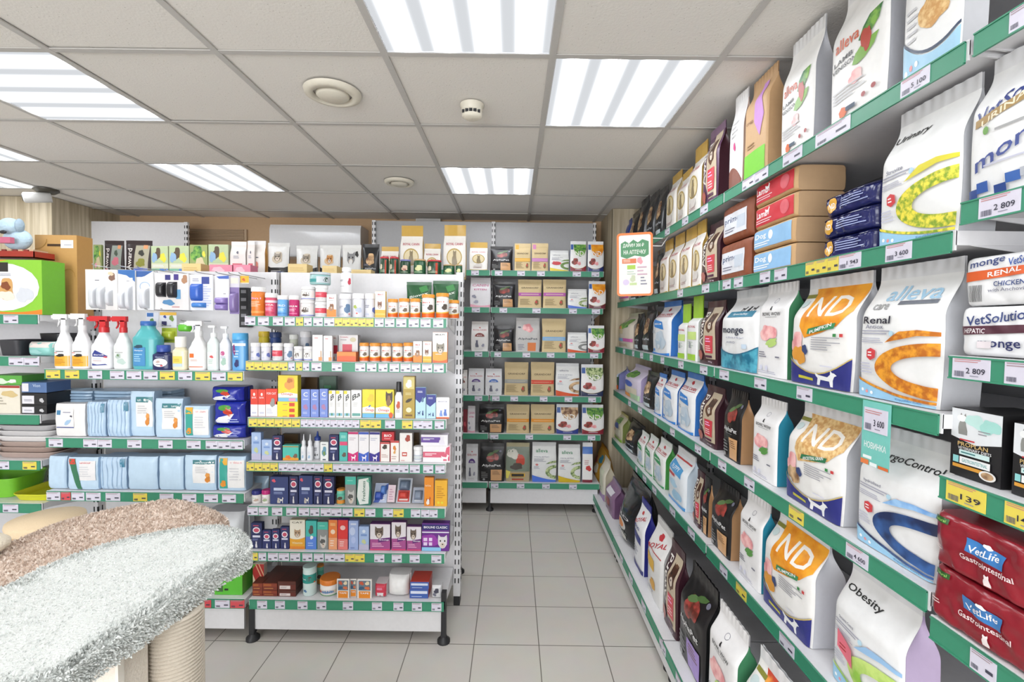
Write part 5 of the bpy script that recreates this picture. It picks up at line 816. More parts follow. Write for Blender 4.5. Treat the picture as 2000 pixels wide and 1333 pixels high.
add(r'''
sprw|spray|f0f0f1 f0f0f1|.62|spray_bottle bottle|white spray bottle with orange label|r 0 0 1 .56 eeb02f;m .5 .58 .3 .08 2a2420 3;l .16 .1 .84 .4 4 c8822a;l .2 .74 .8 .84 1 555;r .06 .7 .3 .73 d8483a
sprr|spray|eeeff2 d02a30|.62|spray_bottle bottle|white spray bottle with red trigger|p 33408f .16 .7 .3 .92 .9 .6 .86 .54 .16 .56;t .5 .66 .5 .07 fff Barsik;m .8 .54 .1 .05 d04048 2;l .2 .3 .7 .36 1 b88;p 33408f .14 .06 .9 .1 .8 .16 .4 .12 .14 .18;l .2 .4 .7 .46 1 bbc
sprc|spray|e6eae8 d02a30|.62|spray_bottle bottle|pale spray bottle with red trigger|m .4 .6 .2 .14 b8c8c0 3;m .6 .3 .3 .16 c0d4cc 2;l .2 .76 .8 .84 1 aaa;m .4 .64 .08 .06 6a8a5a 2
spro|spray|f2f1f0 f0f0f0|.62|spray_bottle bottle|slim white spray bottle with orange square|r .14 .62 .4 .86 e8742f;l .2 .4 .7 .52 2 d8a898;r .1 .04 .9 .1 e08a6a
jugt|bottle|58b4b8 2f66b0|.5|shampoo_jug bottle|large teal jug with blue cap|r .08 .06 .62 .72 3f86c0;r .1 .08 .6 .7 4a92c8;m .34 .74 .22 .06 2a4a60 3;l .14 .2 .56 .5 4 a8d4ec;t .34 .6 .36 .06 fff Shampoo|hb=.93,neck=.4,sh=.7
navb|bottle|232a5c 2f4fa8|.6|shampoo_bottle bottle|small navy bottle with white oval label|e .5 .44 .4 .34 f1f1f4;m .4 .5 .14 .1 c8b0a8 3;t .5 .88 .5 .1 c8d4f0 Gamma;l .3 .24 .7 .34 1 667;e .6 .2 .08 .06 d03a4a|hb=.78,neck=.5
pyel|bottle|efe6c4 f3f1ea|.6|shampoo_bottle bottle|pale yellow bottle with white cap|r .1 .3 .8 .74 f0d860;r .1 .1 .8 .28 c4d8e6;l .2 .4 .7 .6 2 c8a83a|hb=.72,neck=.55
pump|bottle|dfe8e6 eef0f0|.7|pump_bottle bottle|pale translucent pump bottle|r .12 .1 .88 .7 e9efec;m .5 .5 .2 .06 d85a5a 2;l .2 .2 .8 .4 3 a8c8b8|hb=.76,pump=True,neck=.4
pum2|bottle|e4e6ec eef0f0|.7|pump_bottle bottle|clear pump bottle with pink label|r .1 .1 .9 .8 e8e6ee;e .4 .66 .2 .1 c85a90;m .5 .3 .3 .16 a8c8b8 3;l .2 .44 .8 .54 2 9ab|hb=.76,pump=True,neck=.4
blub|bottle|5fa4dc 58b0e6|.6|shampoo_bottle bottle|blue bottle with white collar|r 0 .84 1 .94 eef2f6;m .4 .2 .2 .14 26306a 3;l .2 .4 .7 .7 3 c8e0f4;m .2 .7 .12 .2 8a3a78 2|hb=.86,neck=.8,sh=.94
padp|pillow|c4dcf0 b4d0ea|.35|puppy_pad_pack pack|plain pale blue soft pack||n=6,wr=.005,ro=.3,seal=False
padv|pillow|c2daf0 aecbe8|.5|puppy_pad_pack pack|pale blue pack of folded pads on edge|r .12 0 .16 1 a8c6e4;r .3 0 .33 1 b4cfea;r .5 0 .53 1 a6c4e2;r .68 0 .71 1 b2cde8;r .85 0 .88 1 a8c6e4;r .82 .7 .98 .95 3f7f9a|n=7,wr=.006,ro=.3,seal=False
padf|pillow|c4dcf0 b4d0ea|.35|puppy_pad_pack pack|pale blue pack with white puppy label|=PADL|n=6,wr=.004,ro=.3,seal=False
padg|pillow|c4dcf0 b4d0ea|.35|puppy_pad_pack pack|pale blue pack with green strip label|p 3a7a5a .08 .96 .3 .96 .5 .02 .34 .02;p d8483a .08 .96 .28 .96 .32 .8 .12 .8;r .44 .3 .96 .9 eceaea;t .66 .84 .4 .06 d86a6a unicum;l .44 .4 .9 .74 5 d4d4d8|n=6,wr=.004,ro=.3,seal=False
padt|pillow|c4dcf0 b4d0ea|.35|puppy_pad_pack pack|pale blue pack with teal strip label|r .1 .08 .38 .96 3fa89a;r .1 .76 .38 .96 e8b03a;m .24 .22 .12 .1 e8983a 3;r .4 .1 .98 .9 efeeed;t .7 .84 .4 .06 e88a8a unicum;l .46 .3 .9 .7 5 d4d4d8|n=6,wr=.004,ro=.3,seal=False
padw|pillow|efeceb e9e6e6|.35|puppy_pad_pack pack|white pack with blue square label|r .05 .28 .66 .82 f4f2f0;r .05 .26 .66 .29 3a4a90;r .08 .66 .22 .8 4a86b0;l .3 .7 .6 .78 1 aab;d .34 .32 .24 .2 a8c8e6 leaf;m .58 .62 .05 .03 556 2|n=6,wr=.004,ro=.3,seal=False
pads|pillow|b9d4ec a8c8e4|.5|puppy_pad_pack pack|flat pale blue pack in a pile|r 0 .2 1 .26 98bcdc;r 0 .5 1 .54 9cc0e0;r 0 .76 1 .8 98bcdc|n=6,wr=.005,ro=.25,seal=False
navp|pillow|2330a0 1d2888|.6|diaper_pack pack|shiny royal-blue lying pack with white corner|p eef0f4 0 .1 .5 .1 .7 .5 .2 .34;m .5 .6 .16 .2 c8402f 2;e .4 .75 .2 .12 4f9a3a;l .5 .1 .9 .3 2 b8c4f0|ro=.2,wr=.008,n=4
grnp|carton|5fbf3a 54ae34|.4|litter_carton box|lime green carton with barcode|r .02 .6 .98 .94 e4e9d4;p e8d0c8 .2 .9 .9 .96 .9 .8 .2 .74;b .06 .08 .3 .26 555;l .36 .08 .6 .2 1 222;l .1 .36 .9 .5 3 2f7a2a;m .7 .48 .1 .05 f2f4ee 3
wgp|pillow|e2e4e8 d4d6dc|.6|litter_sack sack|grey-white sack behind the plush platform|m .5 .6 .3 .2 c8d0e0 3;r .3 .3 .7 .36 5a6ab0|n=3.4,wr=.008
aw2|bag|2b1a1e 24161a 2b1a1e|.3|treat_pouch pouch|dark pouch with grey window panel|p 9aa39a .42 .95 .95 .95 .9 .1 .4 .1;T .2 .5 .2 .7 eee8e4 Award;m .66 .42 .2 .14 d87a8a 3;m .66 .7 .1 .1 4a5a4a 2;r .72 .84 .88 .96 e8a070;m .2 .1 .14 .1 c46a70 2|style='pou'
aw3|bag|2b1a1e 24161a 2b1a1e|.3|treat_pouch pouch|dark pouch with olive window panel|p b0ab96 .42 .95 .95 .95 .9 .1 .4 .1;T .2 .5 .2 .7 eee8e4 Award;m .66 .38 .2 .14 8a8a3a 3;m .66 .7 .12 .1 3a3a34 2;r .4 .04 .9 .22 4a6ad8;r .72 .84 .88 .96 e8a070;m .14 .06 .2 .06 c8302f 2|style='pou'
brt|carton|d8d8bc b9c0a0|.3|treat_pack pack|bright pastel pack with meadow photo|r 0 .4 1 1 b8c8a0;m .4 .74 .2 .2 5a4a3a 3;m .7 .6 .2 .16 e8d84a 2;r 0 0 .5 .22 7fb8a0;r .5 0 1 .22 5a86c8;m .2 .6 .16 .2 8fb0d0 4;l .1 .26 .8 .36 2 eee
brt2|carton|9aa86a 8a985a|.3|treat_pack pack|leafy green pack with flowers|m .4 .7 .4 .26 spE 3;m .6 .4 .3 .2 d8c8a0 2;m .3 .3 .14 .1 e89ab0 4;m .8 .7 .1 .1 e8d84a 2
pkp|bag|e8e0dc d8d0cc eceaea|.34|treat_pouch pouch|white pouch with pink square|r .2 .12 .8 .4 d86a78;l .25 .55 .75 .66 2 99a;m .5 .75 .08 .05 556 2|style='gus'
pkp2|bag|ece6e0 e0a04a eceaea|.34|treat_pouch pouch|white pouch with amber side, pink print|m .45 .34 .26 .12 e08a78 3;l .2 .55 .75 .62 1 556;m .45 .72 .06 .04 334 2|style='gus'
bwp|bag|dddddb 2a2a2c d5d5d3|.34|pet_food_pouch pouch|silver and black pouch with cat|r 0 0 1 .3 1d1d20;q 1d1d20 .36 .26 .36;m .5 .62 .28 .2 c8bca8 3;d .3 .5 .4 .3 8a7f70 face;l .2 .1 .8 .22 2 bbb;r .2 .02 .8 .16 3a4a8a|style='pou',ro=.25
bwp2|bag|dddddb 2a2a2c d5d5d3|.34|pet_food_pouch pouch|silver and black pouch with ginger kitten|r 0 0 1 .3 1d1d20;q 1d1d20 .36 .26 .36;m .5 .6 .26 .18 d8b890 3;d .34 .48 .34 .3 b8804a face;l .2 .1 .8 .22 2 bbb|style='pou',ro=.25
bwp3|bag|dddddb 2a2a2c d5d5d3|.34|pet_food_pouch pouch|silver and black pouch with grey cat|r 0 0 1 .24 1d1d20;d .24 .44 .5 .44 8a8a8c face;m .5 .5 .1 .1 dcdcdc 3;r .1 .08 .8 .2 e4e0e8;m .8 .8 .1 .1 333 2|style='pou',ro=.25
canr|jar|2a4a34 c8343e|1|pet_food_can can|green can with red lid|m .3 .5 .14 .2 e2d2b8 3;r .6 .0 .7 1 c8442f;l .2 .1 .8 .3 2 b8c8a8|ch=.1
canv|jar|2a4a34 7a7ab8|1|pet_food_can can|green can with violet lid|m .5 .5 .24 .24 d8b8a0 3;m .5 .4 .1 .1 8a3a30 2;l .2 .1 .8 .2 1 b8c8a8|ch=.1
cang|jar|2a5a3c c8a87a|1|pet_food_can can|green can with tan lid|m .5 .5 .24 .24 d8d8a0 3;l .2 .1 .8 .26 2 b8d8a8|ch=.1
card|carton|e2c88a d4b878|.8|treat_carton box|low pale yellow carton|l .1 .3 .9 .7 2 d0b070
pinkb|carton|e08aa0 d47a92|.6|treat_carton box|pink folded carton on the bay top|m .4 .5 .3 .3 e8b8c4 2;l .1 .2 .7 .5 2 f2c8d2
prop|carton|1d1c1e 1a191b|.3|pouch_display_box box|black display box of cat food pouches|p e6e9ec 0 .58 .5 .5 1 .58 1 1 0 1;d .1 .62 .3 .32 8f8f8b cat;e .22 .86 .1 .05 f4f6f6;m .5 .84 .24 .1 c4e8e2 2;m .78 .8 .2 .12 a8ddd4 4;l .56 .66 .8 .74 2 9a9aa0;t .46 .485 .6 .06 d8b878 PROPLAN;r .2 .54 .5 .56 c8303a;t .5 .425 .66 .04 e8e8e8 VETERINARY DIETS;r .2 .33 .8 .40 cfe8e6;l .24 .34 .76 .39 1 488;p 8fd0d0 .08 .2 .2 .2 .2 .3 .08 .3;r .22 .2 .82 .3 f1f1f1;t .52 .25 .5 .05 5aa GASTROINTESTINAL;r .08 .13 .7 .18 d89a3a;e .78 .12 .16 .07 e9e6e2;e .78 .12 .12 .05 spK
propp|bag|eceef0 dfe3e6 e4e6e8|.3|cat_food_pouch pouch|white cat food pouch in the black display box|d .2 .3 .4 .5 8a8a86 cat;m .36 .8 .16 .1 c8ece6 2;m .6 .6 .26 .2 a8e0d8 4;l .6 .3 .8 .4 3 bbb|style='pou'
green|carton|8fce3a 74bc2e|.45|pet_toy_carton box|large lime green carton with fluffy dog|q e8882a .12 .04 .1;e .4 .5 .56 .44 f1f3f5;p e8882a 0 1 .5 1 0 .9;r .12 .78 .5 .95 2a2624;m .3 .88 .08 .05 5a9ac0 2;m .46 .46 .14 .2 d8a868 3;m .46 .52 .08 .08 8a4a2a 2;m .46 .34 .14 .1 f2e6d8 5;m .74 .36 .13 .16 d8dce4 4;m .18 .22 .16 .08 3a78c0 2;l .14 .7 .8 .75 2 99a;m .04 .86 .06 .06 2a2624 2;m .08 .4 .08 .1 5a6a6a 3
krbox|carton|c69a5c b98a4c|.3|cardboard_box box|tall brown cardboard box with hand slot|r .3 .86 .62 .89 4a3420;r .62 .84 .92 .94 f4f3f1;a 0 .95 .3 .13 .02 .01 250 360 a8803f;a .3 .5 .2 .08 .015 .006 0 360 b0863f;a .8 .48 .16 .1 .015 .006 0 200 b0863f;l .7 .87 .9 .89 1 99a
''')
# ------------------------------------------------------------------ stocking the shelves
CACHE = {}; REG = []
BUILD = {'bag': bag, 'pillow': pillow, 'carton': carton, 'jar': jar, 'spray': spray, 'bottle': bottle}
def ypix(p):
    d = Vector(p)-CAMP; return 666.5-F*d.dot(UP)/d.dot(FW)
def solve_z(x, y, py):
    a, b = ypix((x, y, 0)), ypix((x, y, 2)); return 2*(py-a)/(b-a)
def make(key, w, h, D, big, seed=1):
    q = P[key]; w, h, D = round(w*300)/300, round(h*300)/300, max(.006, round(D*250)/250)
    if (q['k'] == 'jar'): D = w
    ck = (key, w, h, D, big, seed if big else seed % 2)
    if ck not in CACHE:
        o = dict(q['o']); c = q['col']
        if q['k'] == 'bag': o.update(big=big, seed=seed if big else 1+seed % 2); parts = bag(w, h, D, c[0], c[1], c[2], q['des'], **o)
        elif q['k'] == 'pillow': o.update(big=big, seed=seed); parts = pillow(w, h, D, c[0], c[1], q['des'], **o)
        elif q['k'] == 'carton': parts = carton(w, h, D, c[0], c[1], q['des'], **o)
        else: parts = BUILD[q['k']](w, h, D, c[0], c[1], q['des'], **o)
        CACHE[ck] = [(n, m.mesh(n)) for n, m in parts]
    return CACHE[ck], w, h, D
def place(key, loc, rz, w, h, D, phrase, px, big=False, seed=1, d=None, nc=None, rx=0, ry=0):
    parts, w, h, D = make(key, w, h, D, big, seed); q = P[key]; nc = nc or q['nc']
    t = empty(nc[0], loc, rz)
    if rx or ry: t.rotation_euler = (rx, ry, rz)
    for n, me in parts: link(n, me, t)
    REG.append((t, d or q['d'], nc[1], phrase, px)); return t
SEED = [0]
def row(zoom, unit, zs, ybase, phrase, items, sb=.025, big=False, bs=0, cap=9):
    """items: 'x0 x1 ytop key [opt=..]' in photo zoom coordinates. sb = setback of the product fronts behind the rail"""
    for ln in items.strip().split('\n'):
        f = ln.split()
        if len(f) < 4: continue
        x0, x1, yt = map(float, f[:3]); key = f[3]; o = {}
        for k in f[4:]: a, b = k.split('=', 1); o[a] = b
        q = P[key]; SEED[0] += 1; seed = int(o.get('s', SEED[0]))
        off = bs+sb+float(o.get('b', 0)); pos = unit.pos+off
        (X0, Y0), (X1, Y1), (_, YT) = zp(zoom, x0, ybase), zp(zoom, x1, ybase), zp(zoom, 0, yt)
        ym = (Y0+YT)/2
        if unit.axis == 'Y':
            a, b = onY(X0, ym, pos), onY(X1, ym, pos); w = (b.x-a.x)*.975; cx, cy = (a.x+b.x)/2, pos
        else:
            a, b = onX(X0, ym, pos), onX(X1, ym, pos); w = (a.y-b.y)*.97; cx, cy = pos, (a.y+b.y)/2
        D = float(o['dp']) if 'dp' in o else w*q['D'] if q['k'] != 'jar' else w
        if q['k'] in ('jar',): D = w
        td = {'carton': 0, 'jar': D/2, 'bottle': D/2, 'spray': D/2, 'bag': D/2, 'pillow': D*.3}[q['k']]
        tx, ty = (cx, cy+td) if unit.axis == 'Y' else (cx+td, cy)
        zt = solve_z(tx, ty, YT); zb = zs+.001
        if 'y0' in o: zb = solve_z(tx, ty, zp(zoom, 0, float(o['y0']))[1])
        if 'zb' in o: zb = float(o['zb'])
        zt = min(zt, cap); h = zt-zb
        if 'h' in o: h = float(o['h'])
        if 'hm' in o: h = min(h, float(o['hm']))
        st = int(o.get('st', 1)); rz = 0 if unit.axis == 'Y' else -math.pi/2
        keys = o.get('ks', key).split(',')
        if float(o.get('rz', 0)): rz += math.radians(float(o['rz']))
        for i in range(st):
            kk = keys[min(i, len(keys)-1)]
            jx = (SEED[0]*37+i*61) % 9/9*.006 if st > 1 else 0
            place(kk, (cx, cy+jx, zb+i*h/st) if unit.axis == 'Y' else (cx+jx, cy, zb+i*h/st), rz, w, h/st*.985, D, phrase, (x0+i*.01, X0-i*.01), big, seed+i, d=(o.get('d').replace('_', ' ') if 'd' in o else None), ry=math.radians(float(o.get('ry', 0))), rx=math.radians(float(o.get('rx', 0))))
PB = ["on the centre bay's top shelf", "on the centre bay's second shelf", "on the centre bay's third shelf", "on the centre bay's fourth shelf", "on the centre bay's fifth shelf", "on the centre bay's sixth shelf", "on the centre bay's base shelf"]
row('Z3', gB, GZ[0], 845, PB[0], '''
62 182 590 tubo
184 286 640 jarp
290 384 655 jarb
388 477 660 jarm
481 599 700 jarw
606 712 712 jarr
488 606 592 jarw y0=698 d=white_jar_with_dog_portrait,_stacked_above
608 716 574 jarr y0=710 d=white_jar_with_red_patch,_stacked_above
548 724 472 tin y0=574
722 804 650 cdog
812 918 645 jarg
818 928 428 potw y0=640
924 1028 640 jary
1033 1126 640 jarl
1130 1215 625 cyel
1225 1312 685 jaro
1318 1410 685 jaro
1416 1502 685 jaro
1510 1624 650 jarol
1630 1745 640 jarol
1730 1830 700 jaro b=.09 d=white_orange-cap_jar_hidden_behind_the_others
1385 1605 548 gpou b=.20 y0=800
1606 1832 540 gpou b=.215 y0=800
''')
row('Z3', gB, GZ[1], 1215, PB[1], '''
132 220 955 ybox b=.14
226 318 965 nbox b=.14
396 468 985 gbox b=.14
486 572 955 jarg b=.14
66 150 1050 jarl
154 236 1050 jarl
246 340 1050 jarr
346 430 1050 jarg
434 508 1080 jarw
512 600 1080 jarw
602 690 985 cwh
694 770 990 cwh
748 818 988 cwr b=.08
822 985 985 cwrb b=.06
806 970 1130 trayo
987 1068 1050 jaro
1072 1164 1050 jaro
1168 1258 1050 jaro
1262 1354 1050 jaro
1358 1444 1050 jaro
1448 1524 1036 cdog
1528 1606 1036 cyel
1610 1738 958 ccat
''', cap=GZ[0]-.032)
row('Z4', gB, GZ[2], 460, PB[2], '''
86 150 195 cred
153 215 195 cred
218 318 192 credc
306 500 405 cyst y0=460
306 500 355 cyst y0=405
306 500 306 cyst y0=355
322 498 75 comg y0=304
512 670 95 cbr b=.16
680 830 85 cgr b=.14
526 602 195 cblu
606 680 195 cblu
684 758 195 cblu
764 822 205 cb
826 890 205 cb
894 954 205 cb
958 1050 205 cba
1056 1164 200 comy
1168 1332 200 comd
1334 1404 128 botk
1410 1512 82 cgold
1517 1608 180 cnav
1612 1694 240 cnas
1698 1812 270 cwc
''', cap=GZ[1]-.032)
row('Z4', gB, GZ[3], 840, PB[3], '''
92 178 568 clil
182 272 632 clil
276 358 600 cnvy
362 500 585 cbr b=.15 d=dark_carton_behind_the_turquoise_one
364 504 682 cteal
514 562 585 drop
568 620 585 drop
624 688 560 dropn b=.03
692 760 655 wbt
766 850 595 cnvy
856 928 570 ctl2
932 1020 565 cmag
1024 1114 565 cblb
1118 1208 565 cind
1210 1294 656 cwrd
1299 1374 645 cwrc
1222 1334 566 ctin y0=645
1380 1488 575 cwrt
1492 1576 690 jarsm
1500 1550 575 cbr b=.14 d=narrow_dark_carton_behind_the_small_jar
1580 1822 690 cpin
1562 1800 590 cpur y0=688
''', cap=GZ[2]-.032)
row('Z4', gB, GZ[4], 1220, PB[4], '''
104 240 955 lblu b=.12
78 164 1072 capn
166 250 1066 capm
256 414 955 cnvw
420 500 950 cnvy
505 625 948 cnvw d=medium_navy_carton_with_white_logo
632 710 950 cnvy
716 810 955 cnvy
820 900 958 cbr b=.14
822 898 1060 ctor
906 1002 955 ctcat
1008 1130 957 cfre
1592 1678 965 cora
1684 1794 990 cory
''', cap=GZ[3]-.032)
row('Z5', gB, GZ[5], 365, PB[5], '''
90 185 115 cnvy
189 264 185 cnv3
268 340 175 cnv3
346 420 150 cnv3
425 560 92 cwd
564 660 96 ctb
664 760 104 ctcat
764 838 90 corv
842 932 90 crev
938 1020 95 clb2
1026 1114 150 clil
1122 1300 125 cpc
1308 1438 108 cpc
1442 1568 150 cpc
1572 1812 120 cpl
''', cap=GZ[4]-.032)
row('Z5', gB, GZ[6], 785, PB[6], '''
104 205 480 snk b=.06
104 190 716 cdk dp=.1
104 190 650 cdk y0=716 dp=.1
192 318 716 cdk dp=.1
192 318 650 cdk y0=716 dp=.1
322 480 712 cdk2 dp=.12
322 480 636 cdk2 y0=712 dp=.12
240 480 570 cdk b=.13 d=brown_treat_carton_at_the_back
516 638 490 canis
650 712 490 ctor b=.1 d=small_tin_behind_the_orange-lid_tub
658 834 588 tubl
834 944 615 pcar b=-.008
950 1006 615 pcar b=.006
1010 1140 615 pcar b=-.008
1160 1262 640 redp dp=.09
1270 1456 565 whp dp=.12
1466 1630 706 bred dp=.1
1470 1634 640 bred y0=704 dp=.1
1655 1745 655 grp dp=.06
''', cap=GZ[5]-.032)
# strip of hand tools and blisters on the fifth shelf
def hang(z, unit, x0, x1, yt, yb, sb, nc, d, phrase, col, des, domes, Dm=.03, rx=0, zoff=None):
    pos = unit.pos+sb; (X0, YT), (X1, YB_) = zp(z, x0, yt), zp(z, x1, yb)
    a, b = onY(X0, YT, pos), onY(X1, YB_, pos); w, h = b.x-a.x, a.z-b.z
    if zoff is not None: h = h/max(.3, math.cos(rx)); 
    t = empty(nc[0], ((a.x+b.x)/2, pos-Dm*.0, b.z if zoff is None else zoff), 0)
    t.rotation_euler = (-rx, 0, 0)
    for n, m in blister(w, h, Dm, col, des, domes): obj(n, m, t)
    REG.append((t, d, nc[1], phrase, (X0, X0))); return t
hang('Z4', gB, 1136, 1252, 1075, 1222, .03, ['leash_pack', 'leash'], 'blue rolled leash pack leaning back', PB[4], 'c4cfe8', 'p 3f5fb8 0 0 .4 0 1 .7 1 1 .6 .8;l .5 .1 .9 .3 2 fff', [(.4, .35, .3, .2, '3a5ab8'), (.7, .65, .22, .22, '5a86d0')], .03, .5, GZ[4]+.016)
hang('Z4', gB, 1262, 1326, 1090, 1222, .03, ['comb_pack', 'comb'], 'pale pink slim pack leaning back', PB[4], 'e6d0d8', 'l .2 .1 .8 .8 5 c89ab0', [], .02, .4, GZ[4]+.016)
hang('Z4', gB, 1336, 1462, 1035, 1222, .03, ['toy_blister', 'blister pack'], 'clear blister with red contents, leaning', PB[4], 'c8cdd6', 'r .1 .05 .9 .5 d03a34;r .2 .1 .8 .2 f2e6e0;r .1 .55 .9 .95 8f9fb0', [(.5, .7, .36, .2, '6a7a90'), (.5, .3, .32, .14, 'd8453a')], .03, .5, GZ[4]+.016)
hang('Z4', gB, 1480, 1580, 1105, 1222, .03, ['toy_blister', 'blister pack'], 'grey-blue blister pack with red print', PB[4], 'a8b0c0', 'r .2 .3 .7 .6 b84a50;l .2 .1 .8 .24 2 eee', [(.5, .5, .36, .3, '7f8ca0')], .025, .5, GZ[4]+.016)
# left bay
PA = ["on the left bay's spray shelf", "on the left bay's middle shelf", "on the left bay's lower pad shelf", "on the left bay's base shelf"]
row('Z1', gA, zA[0], 1262, PA[0], '''
394 524 812 sprw
530 664 812 sprw
672 840 830 sprr
848 980 830 sprc
986 1192 865 jugt dp=.075
1148 1296 1050 navb b=-.01
1304 1418 985 pyel
1424 1566 868 spro
1574 1664 900 pump
1668 1756 905 pum2
1764 1880 960 blub
''', sb=.03)
row('Z2', gA, zA[1], 600, PA[1], '''
388 690 222 pads b=.14 st=5 y0=330 dp=.12
694 1006 222 pads b=.14 st=4 y0=330 dp=.12
1010 1300 222 pads b=.14 st=4 y0=330 dp=.12
412 646 315 padw dp=.06
650 800 295 padv dp=.10
804 980 285 padv dp=.10
985 1172 218 padf dp=.07 b=.015
1178 1392 272 padf dp=.07
1398 1600 330 padt dp=.07
1606 1866 480 navp dp=.12
1620 1866 300 navp y0=480 dp=.12
1600 1850 190 navp y0=300 dp=.13 d=folded_blue_and_white_pack_with_green_spot
''', sb=.02)
row('Z2', gA, zA[2], 1028, PA[2], '''
358 500 712 padp dp=.08
504 744 720 padg dp=.07 b=-.01
750 962 716 padv dp=.1
966 1200 716 padp dp=.08
1206 1396 716 padp dp=.08
1400 1650 708 padf dp=.08
1656 1876 712 padt dp=.08
''', sb=.02)
row('P', gA, zA[3], 1163, PA[3], '''
418 474 1082 grnp dp=.1
300 400 1090 padp dp=.1
394 470 990 wgp b=.1 dp=.16
298 384 1000 wgp b=.12 dp=.13
206 284 1030 wgp b=.05 dp=.16 d=grey-white_sack_low_behind_the_plush_platforms
''', sb=.03)
# hooks and hanging cards
HK = mat('c9c9cc', .3, 'metal')
PH = "on hooks above the left bay"
cards = [(610, 862, 490, 806, .10, ['nail_tool_card', 'hanging pack'], 'white blister card with pale tools', 'efeeec', 'r 0 .86 1 1 f4f1ea;r .02 .68 .5 .8 fff;l .3 .71 .46 .76 1 556;m .84 .82 .12 .1 8a6a5a 3;m .8 .9 .1 .05 e8d0b0 2', [(.28, .3, .1, .26, 'd6d9de'), (.52, .3, .1, .28, 'd6d9de'), (.78, .3, .08, .2, 'd6d9de')]),
 (864, 1000, 492, 806, .09, ['feeding_bottle_card', 'hanging pack'], 'blue-topped white card with pale bottle', 'f0f0f2', 'q 3f74b8 1 1 1;p f0f0f2 0 0 1 0 1 .7 .5 .86 0 .9;r .04 .68 .86 .8 fff;l .5 .7 .8 .74 1 889', [(.3, .25, .2, .22, 'd9dce2'), (.7, .3, .16, .3, 'd9dce2')]),
 (1004, 1142, 500, 806, .10, ['feeding_bottle_card', 'hanging pack'], 'blue-topped white card, second of its kind', 'eef0f3', 'r 0 .84 1 1 3f66a8;p eef0f3 0 .8 .5 .86 1 1 1 .8;a .5 .6 .3 .12 .04 .02 0 200 a8c4e4', [(.5, .3, .26, .26, 'd9dce2')]),
 (1150, 1414, 520, 806, .08, ['nail_clipper_card', 'hanging pack'], 'card holding two black clippers', 'e9e6e6', 'r .3 .82 .46 .96 3a3a80;r .56 .82 .7 .98 4a3a8c;m .88 .84 .1 .12 b88a6a 3;r .62 .3 .76 .56 6aa8d8;l .5 .04 .9 .12 1 c99;m .4 .2 .2 .08 5a90c0 2', [(.2, .55, .13, .2, '2a2a2e'), (.53, .55, .13, .22, '2a2a2e')]),
 (1424, 1602, 530, 808, .08, ['bag_dispenser_card', 'hanging pack'], 'white checked card with blue fish holder', 'e9ebf3', 'r .5 .74 .84 .94 3f4f9a;l .5 .1 .95 .7 9 c0c8e4;l .1 .8 .4 .9 2 99a', [(.3, .5, .26, .24, '3a68c8'), (.4, .14, .3, .07, '4a8ad8')]),
 (1616, 1726, 535, 812, .08, ['bag_roll_pack', 'hanging pack'], 'white pack with violet bag rolls', 'eceaf0', 'r 0 .86 1 1 e9eaf2;p 4a6ac0 .1 .96 1 1 1 .9 .3 .9;r .05 .4 .95 .62 f1eef4;l .6 .46 .9 .5 1 556', [(.48, .28, .44, .09, '9a86c8'), (.48, .1, .44, .09, '9a86c8')]),
 (1730, 1806, 540, 838, .09, ['bag_roll_pack', 'hanging pack'], 'narrow pack with plum mesh sleeve', 'dcd8e4', 'r 0 0 1 .7 8a78b0;l .1 .1 .9 .6 7 6a5894;r .1 .8 .9 .95 e9e6d8', [(.5, .3, .4, .26, '8a78b0')]),
 (1190, 1320, 822, 942, .12, ['lint_roller_card', 'hanging pack'], 'small printed card behind the navy bottle', 'dfe2ea', 'r .1 .1 .4 .4 3a3a6a;m .7 .6 .16 .2 7a9a4a 2;r .0 .8 1 1 e8b84a;m .3 .7 .1 .1 3a4a9a 2', []),
 (1204, 1322, 944, 1060, .11, ['bag_roll_pack', 'hanging pack'], 'olive-lime roll pack behind bottles', 'a8b83a', 'r .1 .3 .8 .8 c4cc4a;l .1 .1 .9 .26 2 6a7a2a', [(.5, .5, .4, .3, 'b4c03a')]),
 (1342, 1462, 905, 978, .11, ['bag_roll_pack', 'hanging pack'], 'green roll pack with blue end', 'eef0ee', 'r .8 .3 1 1 3a3a9a', [(.4, .45, .4, .4, '6ac83a')]),
 (1080, 1180, 822, 940, .13, ['lint_roller_card', 'hanging pack'], 'small printed card behind the teal jug', 'e0e4ee', 'r .1 .7 .6 .95 3f74b8;m .5 .4 .2 .2 5a8a4a 2;l .1 .1 .8 .3 2 889', []),
 (1812, 1880, 540, 600, .10, ['price_card', 'hanging pack'], 'yellow-topped pack by the bay upright', 'f0e8d8', 'r 0 .1 1 1 e8b82f;m .4 .5 .2 .2 d8602f 2', [])]
for x0, x1, yt, yb, sb, nc, d, col, des, dm in cards:
    t = hang('Z1', gA, x0, x1, yt, yb, sb, nc, d, PH, col, des, dm)
    (cx, cy, cz) = t.location; (_, YT) = zp('Z1', 0, yt); zt = onY(1000, YT, gA.pos+sb).z
    (xx, _) = zp('Z1', (x0+x1)/2, 0); 
    hk = MB(); hk.tube([(cx, gA.pos+.314, zt-.012), (cx, gA.pos+sb-.0, zt-.012), (cx, gA.pos+sb-.02, zt-.006)], .0022, HK, 6); tag(obj('display_hook', hk), 'metal display hook carrying the '+d.split(',')[0], 'hook', 'metal display hooks above the left bay')
pc = MB()
